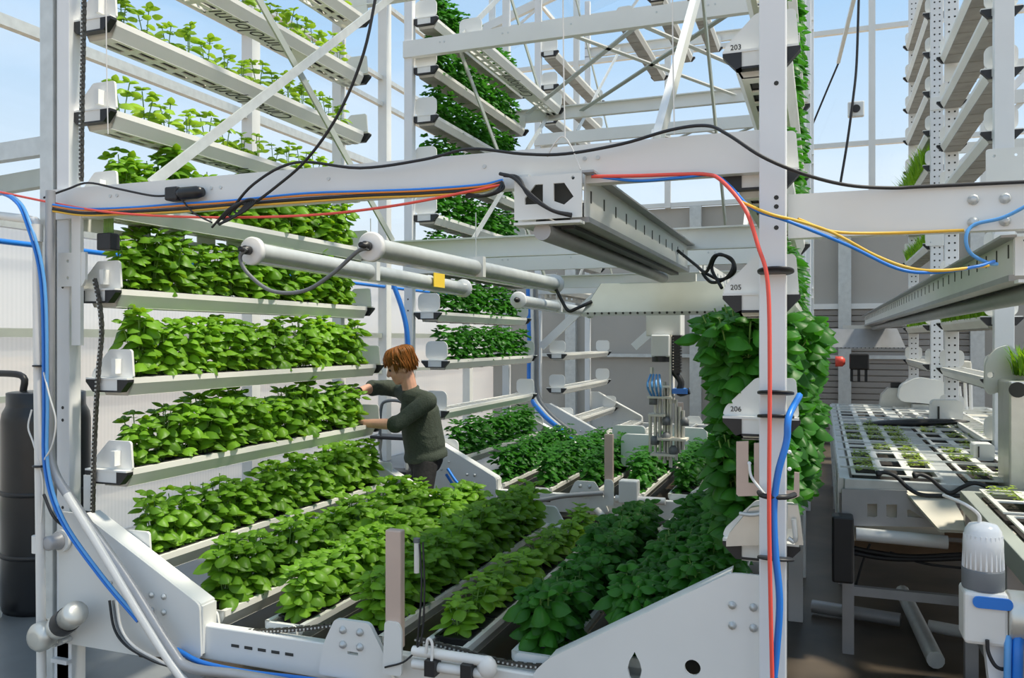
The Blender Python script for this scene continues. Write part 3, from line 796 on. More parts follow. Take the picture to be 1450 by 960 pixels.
# ================================================================ tank, pipes and motor at the left
c = PX(66, 855, 4.05); c.z = 0
r = thing('water_tank', 'tall black plastic water tank behind the left pipes', 'tank', c)
MB().lathe([(.255, 0), (.262, .04), (.262, 1.22), (.255, 1.27), (.235, 1.31), (.232, 1.32), (.232, 1.40), (.22, 1.405)], c, (0, 0, 1), 40).build('shell', blackgloss, r)
for z in (.35, .75): MB().lathe([(.266, 0), (.268, .015), (.266, .03)], c + Vector((0, 0, z)), (0, 0, 1), 40).build('hoop', black, r)
MB().tube([c + Vector((-.15, -.05, 1.40)), c + Vector((-.15, -.05, 1.50)), c + Vector((-.35, -.05, 1.52)), c + Vector((-.9, 0, 1.5))], .022, 8, 4).build('inlet_pipe', black, r)
MB().tube([c + Vector((-.3, -.36, .03)), c + Vector((-.1, -.36, .025)), c + Vector((.02, -.36, .05))], .03, 8, 4).build('drain_pipe', pvc, r)
r = thing('white_riser_pipe', 'white pvc pipe standing before the left post and bending away at top', 'pipe', PX(50, 960, 2.86))
m = MB().tube([PX(-20, 303, 3.1), PX(20, 308, 3.0), PX(44, 312, 2.9), PX(52, 325, 2.88), PX(53, 420, 2.87), PX(55, 600, 2.86), PX(57, 760, 2.86), PX(59, 990, 2.86)], .021, 10, 6); m.build('pipe', pvc, r)
for v in (770, 330): p = PX(54 if v > 400 else 52, v, 2.862); MB().cyl(p + Vector((0, 0, -.04)), p + Vector((0, 0, .04)), .027, 12).build('coupling', pvc, r)
for v in (518, 660): p = PX(56, v, 2.85); MB().lathe([(.03, -.004), (.031, 0), (.03, .004)], p, (0, 0, 1), 12).build('cable_tie', black, r)
cable([PX(72, 270, 2.88), PX(71, 400, 2.88), PX(71, 560, 2.88), PX(73, 655, 2.88), PX(110, 720, 2.87), PX(180, 820, 2.86), PX(240, 915, 2.85), PX(268, 945, 2.85), PX(340, 956, 2.84), PX(430, 972, 2.84)], .022, greysteel, 'grey conduit down the left post and along the sloping plate', 'grey_conduit', 'pipe')
cable([PX(95, 700, 2.85), PX(150, 790, 2.84), PX(210, 890, 2.83), PX(255, 957, 2.83), PX(275, 972, 2.83)], .019, pvc, 'white pipe running down the face of the near sloping plate', 'white_slope_pipe', 'pipe')
for du, mm, lab in ((0, bluec, 'blue hose down the left post, inner of the bundle'), (5, lbluec, 'lighter blue hose down the left post, outer of the bundle')):
    cable([PX(-10 + du, 270, 2.95), PX(18 + du, 282, 2.88), PX(36 + du, 312, 2.84), PX(58 + du, 400, 2.84), PX(62 + du, 560, 2.84), PX(63 + du, 660, 2.84), PX(85 + du, 735, 2.835), PX(140 + du, 815, 2.83), PX(195 + du, 880, 2.83)], .0075, mm, lab, 'blue_hose', 'hose')
cable([PX(250, 920, 2.92), PX(285, 938, 2.9), PX(345, 951, 2.9), PX(420, 960, 2.9), PX(500, 970, 2.9)], .012, bluec, 'blue hose lying along the bottom beam past the sloping plate', 'blue_hose', 'hose')
cable([PX(60, 520, 2.84), PX(70, 560, 2.83), PX(79, 595, 2.83), PX(74, 630, 2.83), PX(62, 652, 2.84)], .004, pvc, 'thin white wire bowing out from the left pipe')
cable([PX(45, 580, 2.85), PX(40, 605, 2.84), PX(48, 630, 2.84), PX(60, 680, 2.85), PX(58, 740, 2.85)], .004, pvc, 'thin white wire left of the riser pipe, before the tank')
for i, (du, mm) in enumerate(((0, rubber), (5, greycable), (10, pvc))):
    cable([PX(155 + du, 850, 2.89), PX(162 + du, 890, 2.88), PX(180 + du, 915, 2.87), PX(215 + du, 935, 2.87), PX(245, 945, 2.87)], .006, mm, '%s wire drooping under the sloping plate' % ('black', 'grey', 'white')[i])
cable([PX(62, 700, 2.83), PX(75, 730, 2.83), PX(90, 745, 2.86), PX(100, 755, 2.89)], .007, rubber, 'short black wire to the round knob on the sloping plate')
p = PX(86, 765, 2.93)
r = thing('shaft_knob', 'round grey shaft end at the top of the near sloping plate', 'shaft', p)
MB().lathe([(.042, 0), (.042, .02), (.034, .03), (.034, .07), (.02, .075)], p, (0, -1, 0), 20).build('knob', greysteel, r); MB().cyl(p + Vector((.01, .005, 0)), p + Vector((.01, -.012, 0)), .052, 20).build('flange', white, r)
p = PX(70, 897, 2.86)
r = thing('gear_motor', 'silver and black gear motor at the foot of the left post', 'motor', p)
MB().lathe([(.06, 0), (.066, -.03), (.066, -.06), (.05, -.08), (.03, -.085)], p, (0, 1, 0), 20).build('gear_housing', alu, r)
m = MB()
for k in range(8): a = 2 * PI * k / 8; m.cyl(p + Vector((.06 * math.cos(a), .02, .06 * math.sin(a))), p + Vector((.06 * math.cos(a), .075, .06 * math.sin(a))), .014, 8)
m.build('flange_lug', galv, r)
MB().lathe([(.028, 0), (.028, .012), (.018, .014)], p + Vector((0, -.0, 0)), (0, -1, 0), 16).build('output_shaft', greysteel, r)
d = (PX(112, 864, 2.78) - PX(76, 893, 2.85)).normalized(); q = PX(80, 890, 2.85)
MB().lathe([(.05, 0), (.055, .02), (.055, .06)], q, d, 24).build('neck', alu, r)
MB().lathe([(.056, 0), (.058, .005), (.058, .075), (.056, .08)], q + d * .06, d, 24).build('brake_ring', black, r)
MB().lathe([(.054, 0), (.056, .07), (.052, .085), (.02, .09)], q + d * .14, d, 24).build('end_cap', alu, r)
p = PX(60, 920, 2.93)
m = MB().box(p.x - .0, p.x + .13, 2.98, 3.06, 0, .33); m.box(p.x - .02, p.x + .15, 2.97, 3.08, 0, .02)
for z in (.08, .2): m.box(p.x + .03, p.x + .13, 2.95, 2.98, z, z + .02)
tag(m.build('support_foot', whitecool), 'ribbed white steel foot under the near sloping plate', 'support')

# pipework by the bed front
r = thing('drain_pipe_run', 'short run of white pvc pipe with black clamps before the bed', 'pipe', PX(640, 940, 2.9))
for dz in (0, .05): MB().cyl(PX(585, 932, 2.92) + Vector((0, 0, dz - .02)), PX(692, 948, 2.92) + Vector((0, 0, dz - .02)), .02, 12).build('pipe', pvc, r)
for u, v in ((611, 945), (662, 951)): p = PX(u, v, 2.90); MB().box(p.x - .022, p.x + .022, 2.88, 2.94, p.z - .03, p.z + .03).build('clamp', black, r)
p = PX(690, 945, 2.92); MB().ball(p, .04, .03, .045, 12).build('elbow', pvc, r)
cable([PX(603, 925, 2.9), PX(606, 905, 2.9), PX(612, 912, 2.9), PX(611, 940, 2.89)], .006, pvc, 'thin white tube looping over the drain pipe')
cable([PX(594, 770, 2.93), PX(597, 830, 2.92), PX(592, 900, 2.92), PX(590, 920, 2.92)], .004, rubber, 'black wire hanging beside the tan upright')
cable([PX(599, 768, 2.93), PX(601, 840, 2.92), PX(596, 905, 2.92), PX(575, 935, 2.9), PX(545, 945, 2.9)], .004, rubber, 'second black wire from tan upright to bottom beam')
r = thing('level_sensor', 'slim white sensor fixed beside the tan upright', 'sensor', PX(590, 780, 2.97)); 
MB().cyl(PX(590, 811, 2.97), PX(590, 768, 2.97), .011, 10).build('sensor_body', pvc, r); MB().cyl(PX(590, 768, 2.97), PX(590, 762, 2.97), .014, 10).build('sensor_cap', greycable, r)
# middle bed pipes
for dz, pts, lab in ((0, [(705, 672), (760, 678), (800, 672), (855, 668)], 'grey hose lying across the front of the middle bed'),):
    cable([PX(u, v + 30, 6.4) for u, v in pts], .02, greysteel, lab, 'hose', 'hose')
cable([PX(845, 722, 6.45), PX(862, 738, 6.4), PX(880, 742, 6.38), PX(905, 738, 6.38), PX(908, 725, 6.4)], .03, pvc, 'bent white pvc pipe at the front of the middle bed', 'drain_pipe', 'pipe')
cable([PX(872, 706, 6.45), PX(910, 708, 6.45), PX(942, 710, 6.45)], .03, pvc, 'straight white pvc pipe beside the middle bed upright', 'drain_pipe', 'pipe')
tag(MB().box(-1.50, -1.35, 6.40, 6.5, .46, .64).build('junction_box', white, None, .01), 'small white box beside the upright of the middle bed', 'box')
cable([PX(632, 672, 5.9), PX(645, 690, 5.85), PX(662, 700, 5.85), PX(682, 703, 5.9)], .012, bluec, 'blue hose curving on the floor beam behind the man', 'blue_hose', 'hose')
cable([PX(634, 664, 5.9), PX(648, 684, 5.85), PX(664, 694, 5.85), PX(682, 697, 5.9)], .012, bluec, 'upper blue hose curving behind the man', 'blue_hose', 'hose')
for du, mm, lab in ((0, bluec, 'blue hose down the middle tower post'), (5, pvc, 'white pipe down the farthest tower post'), (10, greycable, 'grey conduit down the farthest tower post')):
    cable([PX(748 + du, 400, 9.9), PX(750 + du, 480, 9.9), PX(751 + du, 555, 9.9), PX(768 + du, 585, 9.8), PX(800 + du, 612, 9.7), PX(845 + du, 650, 9.7)], .03 if du else .035, mm, lab, 'blue_hose' if not du else 'riser_pipe', 'pipe')
cable([PX(556, 400, 6.35), PX(570, 440, 6.35), PX(577, 480, 6.35), PX(578, 560, 6.35)], .022, bluec, 'blue hose down the post behind the standing man', 'blue_hose', 'hose')

# ================================================================ cables along the front beam
YB = 2.925
for i, (dv, mm, r_, lab) in enumerate(((0, rubber, .007, 'black cable lowest along the front beam'), (-4, orangec, .005, 'orange cable along the front beam foot'), (-6, bluec, .006, 'blue cable along the front beam foot'), (3, yellowc, .005, 'yellow cable along the front beam foot'))):
    cable([PX(75, 296 + dv, YB - .05), PX(120, 302 + dv, YB - .03), PX(185, 300 + dv, YB), PX(255, 296 + dv * 1.2, YB), PX(330, 290 + dv, YB - .01), PX(430, 282 + dv * 1.3, YB), PX(520, 277 + dv, YB), PX(600, 274 + dv, YB - .01), PX(680, 268 + dv, YB), PX(712, 258 + dv * .5, YB)], r_, mm, lab)
cable([PX(0, 272, 2.9), PX(78, 288, YB - .03), PX(150, 300, YB - .03), PX(230, 306, YB - .03), PX(330, 308, YB - .03), PX(450, 304, YB - .03), PX(560, 291, YB - .03), PX(660, 272, YB - .02), PX(712, 261, YB)], .0055, redc, 'red hose sagging along the foot of the front beam', 'red_hose', 'hose')
cable([PX(838, 250, YB), PX(900, 249, YB - .01), PX(960, 247, YB - .01), PX(1000, 247, YB - .02), PX(1022, 256, 2.84), PX(1055, 296, 2.78), PX(1074, 350, 2.76), PX(1087, 400, 2.75), PX(1090, 520, 2.75), PX(1089, 700, 2.75), PX(1090, 800, 2.75), PX(1094, 990, 2.75)], .0068, redc, 'red hose running from the front beam down the near right post', 'red_hose', 'hose')
cable([PX(838, 249, YB), PX(900, 256, YB - .005), PX(960, 252, YB - .01), PX(1008, 248, YB - .01), PX(1032, 262, 2.9), PX(1065, 295, 2.82), PX(1118, 314, 2.76), PX(1200, 347, 2.84), PX(1270, 380, 2.88), PX(1320, 386, 2.9), PX(1380, 378, 2.95), PX(1408, 370, 3.0)], .0055, bluec, 'blue cable sagging from front beam to the conveyor rail', 'cable')
cable([PX(1050, 286, 2.82), PX(1090, 303, 2.74), PX(1130, 313, 2.78), PX(1180, 330, 2.84), PX(1240, 362, 2.88), PX(1290, 380, 2.9), PX(1335, 383, 2.9), PX(1400, 376, 2.98)], .005, yellowc, 'yellow cable sagging from near right post to conveyor rail')
cable([PX(1130, 310, 2.8), PX(1180, 328, 2.88), PX(1260, 330, 2.96), PX(1365, 326, 2.97)], .005, yellowc, 'yellow cable along the foot of the side channel')
cable([PX(1460, 288, 2.94), PX(1420, 308, 2.95), PX(1380, 318, 2.96), PX(1368, 335, 2.95), PX(1374, 358, 2.96), PX(1398, 372, 3.0), PX(1412, 374, 3.02)], .006, lbluec, 'light blue tube curling round the side channel foot', 'air_tube', 'hose')
cable([PX(1132, 560, 2.9), PX(1117, 590, 2.78), PX(1114, 625, 2.77), PX(1102, 670, 2.765), PX(1096, 720, 2.765), PX(1098, 780, 2.765), PX(1104, 850, 2.765), PX(1100, 920, 2.765), PX(1093, 990, 2.765)], .0115, bluec, 'thick blue hose down the face of the near right post', 'blue_hose', 'hose')
for v in (382, 558, 592, 797): 
    p = PX(1097, v, 2.80); tag(MB().lathe([(.058, -.004), (.059, 0), (.058, .004)], p + Vector((0, .06, 0)), (0, .15, 1), 20).build('cable_tie', black), 'black cable tie round the near right post %s' % {382: 'under the side channel', 558: 'on the tray end numbered 206', 592: 'below the number 206', 797: 'above the lower right plate'}[v], 'cable tie', 'cable ties of the near right post')
cable([PX(535, -20, 2.8), PX(515, 75, 2.8), PX(480, 160, 2.82), PX(435, 225, 2.85), PX(390, 265, 2.87), PX(345, 298, 2.88), PX(310, 318, 2.88)], .006, rubber, 'black cable coming down from above to the tangle at the beam')
cable([PX(322, 304, 2.88), PX(360, 260, 2.88), PX(420, 230, 2.89), PX(510, 238, 2.9), PX(600, 226, 2.9), PX(665, 211, 2.9), PX(740, 218, 2.9), PX(800, 218, 2.9), PX(880, 204, 2.9), PX(950, 184, 2.9), PX(1000, 178, 2.88), PX(1030, 190, 2.82), PX(1080, 222, 2.76), PX(1140, 247, 2.8), PX(1200, 262, 2.9), PX(1260, 266, 2.96), PX(1310, 264, 2.98), PX(1460, 257, 2.98)], .006, rubber, 'long black cable draped over the face of the front beam')
m = []
for k in range(5):
    a = k * .9
    m += [PX(300 + 8 * k, 322 - 6 * k, 2.87), PX(325 + 6 * k, 295 - 3 * k, 2.86), PX(350 + 3 * k, 285, 2.87), PX(330 + 4 * k, 308 - 2 * k, 2.86)]
cable(m, .005, rubber, 'tangled coil of black cable on the left half of the front beam', 'cable_coil', 'cable')
cable([PX(62, 280, 2.88), PX(95, 268, 2.9), PX(125, 259, 2.9), PX(170, 268, 2.91), PX(215, 277, 2.92), PX(240, 277, 2.92)], .005, rubber, 'thin black wire from left post to the small black connector')
p = PX(262, 274, 2.93)
r = thing('connector_box', 'small black connector on the left end of the front beam', 'connector', p)
MB().box(p.x - .09, p.x - .02, 2.90, 2.955, p.z - .03, p.z + .03).build('block', black, r, .008)
m = MB().lathe([(.026, 0), (.028, .02), (.028, .10), (.02, .13)], p + Vector((-.03, -.005, 0)), (1, 0, 0), 14); m.build('gland', blackgloss, r)
cable([PX(258, 284, 2.91), PX(275, 302, 2.9), PX(300, 315, 2.88)], .004, rubber, 'thin wire from the small black connector to the tangle')
for i, (du, lab) in enumerate(((0, 'upper'), (6, 'lower'))):
    cable([PX(708 + du, 246 + du * .4, 2.91), PX(728 + du, 252, 2.88), PX(748, 272 + du * .6, 2.86), PX(780, 297, 2.86), PX(810, 304 + du * .3, 2.88)], .007, rubber, '%s black cable across the end plate of the centre rail' % lab)
for du in (0, 5, 10):
    cable([PX(712, 258, 2.92), PX(712 - du, 268 + du * .3, 2.9), PX(692 - du, 277, 2.91), PX(660, 279 - du * .5, YB)], .005, rubber, 'black cable bending under the front beam by the centre rail, %s' % {0: 'inner', 5: 'middle', 10: 'outer'}[du])
for u, a, b in ((150, -20, 190), (797, -20, 195), (952, -20, 190)):
    cable([PX(u, a, 2.9), PX(u + 1, (a + b) / 2, 2.9), PX(u + 3, b, 2.9)], .0025, twine, 'white twine hanging down %s' % {150: 'by the left tray ends', 797: 'above the centre rail', 952: 'near the upper right braces'}[u], 'hanging_twine', 'string')
cable([PX(775, 222, 2.91), PX(784, 205, 2.9), PX(797, 193, 2.9), PX(810, 210, 2.9), PX(822, 240, 2.89)], .003, twine, 'white twine looped over the front beam above the centre rail', 'twine_loop', 'string')
cable([PX(960, 355, 5.0), PX(985, 375, 4.8), PX(1000, 385, 4.6), PX(1012, 362, 4.5), PX(1035, 366, 4.5), PX(1040, 385, 4.5), PX(1020, 396, 4.6), PX(995, 385, 4.7), PX(1008, 400, 4.6), PX(1030, 392, 4.5), PX(1038, 372, 4.5), PX(1018, 360, 4.55), PX(1008, 380, 4.6), PX(1022, 408, 4.5)], .009, rubber, 'black cable coiled above the right end of the green-grey hood', 'cable_coil', 'cable')
cable([PX(785, 404, 5.4), PX(795, 425, 5.4), PX(805, 440, 5.4), PX(818, 436, 5.4), PX(838, 427, 5.45)], .012, rubber, 'black cable drooping from the tube lamp end to the hood')
# small hanging pot of stalks at the left
p = PX(148, 345, 2.98)
r = thing('hanging_pot', 'small black pot with cut green stalks by the left post', 'pot', p)
MB().box(p.x - .04, p.x + .045, 2.97, 3.03, p.z - .03, p.z + .05).build('pot', black, r, .006)
m = MB()
for k in range(5): m.tube([(p.x - .02 + .012 * k, 3.0, p.z + .04), (p.x - .018 + .011 * k, 3.0, p.z + .12)], .006, 6, 0)
m.build('stalk', stemm, r)

# ================================================================ guide bracket on the near right post
r = thing('guide_bracket', 'pinkish tan notched bracket plate on the near right post under the 206 tray', 'bracket', PX(1088, 665, 2.92))
def pxs(l, Y): return [(PX(u, v, Y).x, PX(u, v, Y).z) for u, v in l]
MB().plate(pxs([(1043, 625), (1060, 624), (1060, 683), (1068, 684), (1068, 627), (1084, 627), (1084, 701), (1046, 702), (1043, 699)], 2.93), [], 2.92, 2.932).build('notched_plate', tan, r)
MB().plate(pxs([(1125, 668), (1132, 669), (1132, 702), (1122, 706), (1108, 704), (1108, 694), (1124, 694)], 2.93), [], 2.92, 2.932).build('hook_plate', tan, r)
b = MB()
for u, v in ((1079, 622), (1079, 638), (1079, 664), (1118, 640), (1118, 664), (1061, 656)): b.ball(PX(u, v, 2.912), .007, n=8)
b.build('bolt', whitecool, r)
cable([PX(1061, 657, 2.905), PX(1064, 675, 2.89), PX(1078, 694, 2.86), PX(1086, 703, 2.80)], .005, pvc, 'thin white wire from the tan bracket to the post')
p = PX(1097, 701, 2.8); tag(MB().tube([p + Vector((-.05, .03, 0)), p + Vector((-.03, -.03, 0)), p + Vector((.03, -.03, 0)), p + Vector((.06, .03, 0))], .009, 7, 4).build('strap', black), 'black strap round the near right post at the tan bracket', 'strap')
r = thing('tensioner_block', 'grey metal tensioner clamped on the lowest tray end of the right post', 'tensioner', PX(1062, 745, 2.96))
MB().plate(pxs([(1030, 762), (1034, 752), (1064, 716), (1076, 714), (1076, 768), (1030, 770)], 2.99), [], 2.95, 2.98).build('cheek_plate', alu, r)
MB().plate(pxs([(1116, 712), (1130, 712), (1134, 735), (1138, 768), (1126, 768), (1124, 745), (1116, 745)], 2.99), [], 2.95, 2.98).build('arm', alu, r)
m = MB(); m.tube([PX(1048, 727, 2.95), PX(1064, 729, 2.93), PX(1078, 727, 2.93)], .007, 7, 3); m.build('lever', galv, r); m = MB(); m.tube([PX(1124, 735, 2.93), PX(1126, 766, 2.93), PX(1116, 762, 2.93)], .008, 7, 3); m.build('lever', galv, r)

# ================================================================ seedling tables across the aisle
def table(x0, x1, xm, y0, y1, z, label, edge):
    r = thing('conveyor_table', label, 'table', (x0, y0, 0))
    m = MB()
    for x in (x0, x1) + ((xm,) if xm else ()):
        w = .03 if x != xm else .06
        m.box(x - w, x + w, y0, y1, z - .09, z)
    for y in (y0, y1): m.box(x0, x1, y - .02, y + .02, z - .09, z - .002)
    m.build('side_frame', edge, r, .004)
    b = MB().box(x0 + .03, x1 - .03, y0, y1, z - .075, z - .06); b.build('belt', cream, r)
    l = MB()
    n = max(2, int((y1 - y0) / 1.4))
    for k in range(n + 1):
        y = y0 + (y1 - y0) * k / n
        for x in (x0 + .02, x1 - .02):
            MB().box(x - .03, x + .03, y - .03, y + .03, 0, z - .09).build('leg', greysteel, r)
        l.bar((x0, y, .35), (x1, y, .35), .04, .05)
    for x in (x0 + .02, x1 - .02): l.bar((x, y0, .33), (x, y1, .33), .04, .06)
    l.build('lower_rail', greysteel, r)
    return r
T1 = table(.115, 1.75, .66, 5.0, 10.6, .975, 'long steel conveyor table of seedling trays running to the back wall', galv)
m = MB()
for k in range(13): m.bar((.1, 5.25 + .42 * k, 1.0), (1.7, 5.25 + .42 * k, 1.0), .012, .012)
m.build('cross_rod', galv, T1)
m = MB()
for k in range(26): m.bar((.085, 5.0 + .2 * k, .60), (.085, 5.0 + .2 * k, 1.0), .008, .008)
for z in (.62, .75, .86): m.bar((.085, 5.0, z), (.085, 10.5, z), .01, .01)
m.build('side_wire', galv, T1)
fy = 4.965
f = MB().plate(pxs([(1192, 692), (1284, 694), (1290, 708), (1326, 730), (1327, 746), (1212, 744), (1192, 740)], fy),
    [pxs(l, fy) for l in ([(1228, 713), (1242, 713), (1242, 730), (1238, 732), (1228, 731)], [(1255, 714), (1270, 714), (1270, 732), (1260, 733), (1255, 731)], [(1284, 722), (1288, 721), (1307, 733), (1285, 731)])], fy - .01, fy)
f.build('end_plate', greysteel, T1)
MB().box(.16, .62, 5.03, 5.06, .62, .90).build('return_belt', cream, T1)
MB().cyl(PX(1212, 756, 4.94), PX(1342, 768, 4.94), .036, 20).build('roller', whitecool, T1)
m = MB(); p = PX(1193, 728, 4.9); q = PX(1205, 822, 4.9)
m.box(p.x - .055, p.x + .055, 4.82, 4.94, q.z, p.z); mo = m.build('gearbox', black, T1, .012)
m = MB().add([PX(1280, 694, 4.97), PX(1345, 698, 4.97), PX(1375, 752, 4.75), PX(1330, 750, 4.75)], [(0, 1, 2, 3)]); 
m.add([Vector(p) + Vector((0, 0, -.012)) for p in m.v], [(3, 2, 1, 0), ]); m.build('chute', cream, T1)
T2 = table(.69, 1.95, None, 2.75, 4.78, .975, 'nearer steel seedling table, its corner just before the long conveyor', greygreen)
# seedling trays
rs = random.Random(21)
def seed_tray(x, y, w, l, nx, ny, label, green):
    z = .995
    r = thing('seedling_tray', label, 'tray', (x, y, z - .05), 'seedling trays on the conveyor tables')
    cx, cy = w / nx, l / ny
    hs = [rrect(x + cx * i + .022, x + cx * (i + 1) - .022, y + cy * j + .02, y + cy * (j + 1) - .02, .012, 2) for i in range(nx) for j in range(ny)]
    MB().plate([(x, y), (x + w, y), (x + w, y + l), (x, y + l)], hs, z - .008, z, 'z').build('tray_top', traywhite, r)
    t = MB()
    t.box(x + .01, x + w - .01, y + .01, y + l - .01, z - .05, z - .04); t.build('tray_base', soil if green else greysteel, r)
    if green:
        m = MB()
        for i in range(nx):
            for j in range(ny):
                if rs.random() > green: continue
                for _ in range(46):
                    p = Vector((x + cx * (i + .5) + rs.uniform(-.36, .36) * cx, y + cy * (j + .5) + rs.uniform(-.36, .36) * cy, z - .04))
                    h = rs.uniform(.035, .075); a = rs.uniform(0, 6.28)
                    leaf(m, LM(p + Vector((0, 0, h)), a, rs.uniform(0, .5)), .022, .017, .4, .2, 3, 2); leaf(m, LM(p + Vector((0, 0, h)), a + PI, rs.uniform(0, .5)), .022, .017, .4, .2, 3, 2)
        o = m.build('seedlings', leaf_seed, r); o['kind'] = 'stuff'
for i in range(8):
    seed_tray(.155, 5.04 + .68 * i, .46, .64, 3, 2, 'white seedling tray on the long conveyor, %s from its near end, lane beside the basil' % BN[min(i, 6)] if i < 7 else 'white seedling tray at the far end of the conveyor lane beside the basil', (.7, .8, .7, .6, .3, 0, .1, 0)[i])
    seed_tray(.735, 5.04 + .68 * i, .46, .64, 3, 2, 'white seedling tray on the long conveyor, %s from its near end, middle lane' % BN[min(i, 6)] if i < 7 else 'white seedling tray at the far end of the middle conveyor lane', (.6, .5, .5, .7, .3, 0, 0, 0)[i])
    if i < 6: seed_tray(1.23, 5.04 + .68 * i, .46, .64, 3, 2, 'seedling tray on the long conveyor, %s from near end, lane by the tower' % BN[i], (.4, .3, .5, .3, 0, 0)[i])
for i in range(3):
    seed_tray(.74, 2.82 + .66 * i, .5, .6, 3, 2, 'seedling tray on the nearer steel table, %s from its near end' % BN[i], .6)
p = PX(1296, 593, 7.9)
tag(MB().ball((p.x, 7.9, 1.03), .42, .07, .032, 20, Matrix.Rotation(-.06, 4, 'Y')).build('rubber_mat_roll', black), 'long black rolled mat lying across the conveyor trays', 'mat')
for pts, lab in (([(1240, 672), (1252, 669), (1268, 674), (1285, 690), (1303, 700), (1330, 702), (1360, 702)], 'black cable with plug lying over the conveyor front edge, first'), ([(1292, 674), (1304, 672), (1318, 678), (1335, 693), (1347, 698), (1362, 690), (1380, 684), (1400, 690)], 'black cable with plug lying over the conveyor front edge, second')):
    r = tag(MB().tube([PX(u, v, 4.93) for u, v in pts], [.012, .02, .02, .018, .012] + [.011] * 40, 8, 6).build('cable', rubber), lab, 'cable')
for i, vs in enumerate(([(1205, 775), (1240, 782), (1290, 788), (1370, 785)], [(1205, 782), (1250, 790), (1300, 792), (1370, 790)], [(1260, 782), (1310, 798), (1370, 805)], [(1232, 770), (1222, 795), (1212, 828)])):
    cable([PX(u, v, 5.1) for u, v in vs], .014 if i < 2 else .007, rubber, 'black cable slung under the conveyor roller, %s' % ('upper bundle', 'lower bundle', 'thin run', 'drop by the gearbox')[i])
wood = mat('brown_timber', (.24, .16, .10), .6, 0, .2, 8)
for y_, z_, lb in ((5.3, .62, 'upper'), (5.6, .42, 'lower')): MB().box(.16, 1.72, y_, y_ + .05, z_, z_ + .10).build('cross_board', wood, T1)
def onfloor(u, v, z=.0):
    d = (HC - z) * F / (v - 480); X = (u - 725) / F; return Vector(((CT * X - ST) * d, (ST * X + CT) * d, z))
tag(MB().cyl(onfloor(1150, 858, .05), onfloor(1275, 878, .05), .04, 12).build('floor_pipe', greysteel), 'dark grey pipe lying on the floor under the conveyor', 'pipe')
tag(MB().cyl(onfloor(1278, 838, .06), onfloor(1325, 935, .06), .045, 12).build('floor_pipe', galv), 'grey pipe lying lengthwise on the floor under the conveyor', 'pipe')
tag(MB().cyl(onfloor(1315, 886, .05), onfloor(1380, 898, .05), .035, 12).build('floor_pipe', pvc), 'white pipe stub joining the lengthwise floor pipe', 'pipe')
tag(MB().box(.15, 1.9, 4.25, 4.33, 0, .09).build('floor_channel', greysteel), 'low grey channel across the floor before the conveyor legs', 'channel')

# near right gear motor
c = PX(1392, 780, 3.0)
r = thing('gear_motor', 'large white gear motor with dark ring and blue mark, standing by the near table', 'motor', c)
def zv(v): return PX(1392, v, 3.0).z
MB().lathe([(.058, zv(806) - c.z), (.058, zv(765) - c.z), (.052, zv(750) - c.z), (.04, zv(742) - c.z), (.01, zv(739) - c.z)], c, (0, 0, 1), 28).build('end_cap', clearcap, r)
m = MB()
for k in range(24):
    a_ = 2 * PI * k / 24; m.cyl((c.x + .057 * math.cos(a_), c.y + .057 * math.sin(a_), zv(803)), (c.x + .053 * math.cos(a_), c.y + .053 * math.sin(a_), zv(756)), .0035, 5)
m.build('cooling_rib', clearcap, r)
m = MB().tube([(c.x - .01, c.y, zv(742)), (c.x - .015, c.y - .01, zv(728)), (c.x - .05, c.y, zv(716)), (c.x - .1, c.y + .1, zv(712))], .006, 6, 5); m.build('lead', pvc, r)
MB().lathe([(.060, zv(832) - c.z), (.061, zv(830) - c.z), (.061, zv(806) - c.z), (.060, zv(804) - c.z)], c, (0, 0, 1), 28).build('dark_ring', greycable, r)
MB().box(c.x - .062, c.x + .062, 2.94, 3.06, zv(906), zv(832)).build('housing', pvc, r, .012)
a, bz = PX(1377, 851, 2.94).x, PX(1377, 851, 2.94).z
MB().plate(rrect(a, a + .11, bz - .018, bz + .018, .016), [], 2.932, 2.939).build('blue_mark', bluec, r)
MB().lathe([(.075, 0), (.08, .01), (.08, .10), (.085, .10), (.085, .16), (.07, .3)], (c.x + .062, 3.0, zv(868)), (1, 0, 0), 24).build('gear_housing', alu, r)
MB().plate([(c.x + .0, zv(906)), (c.x + .10, zv(906)), (c.x + .09, 0.0), (c.x + .03, 0.0), (c.x + .03, .5)], [], 2.97, 3.02).build('stand', whitecool, r)
for du, mm, lab in ((0, bluec, 'thick blue hose hanging beside the near white gear motor'), (-14, lbluec, 'lighter blue hose behind the near white gear motor')):
    cable([PX(1442 + du, 900, 2.95), PX(1441 + du, 930, 2.93), PX(1440 + du, 1000, 2.93)], .016 if du == 0 else .011, mm, lab, 'blue_hose', 'hose')
cable([PX(1398, 906, 2.93), PX(1400, 925, 2.93), PX(1412, 945, 2.93), PX(1432, 948, 2.95)], .006, rubber, 'black wire hooking below the near white gear motor')

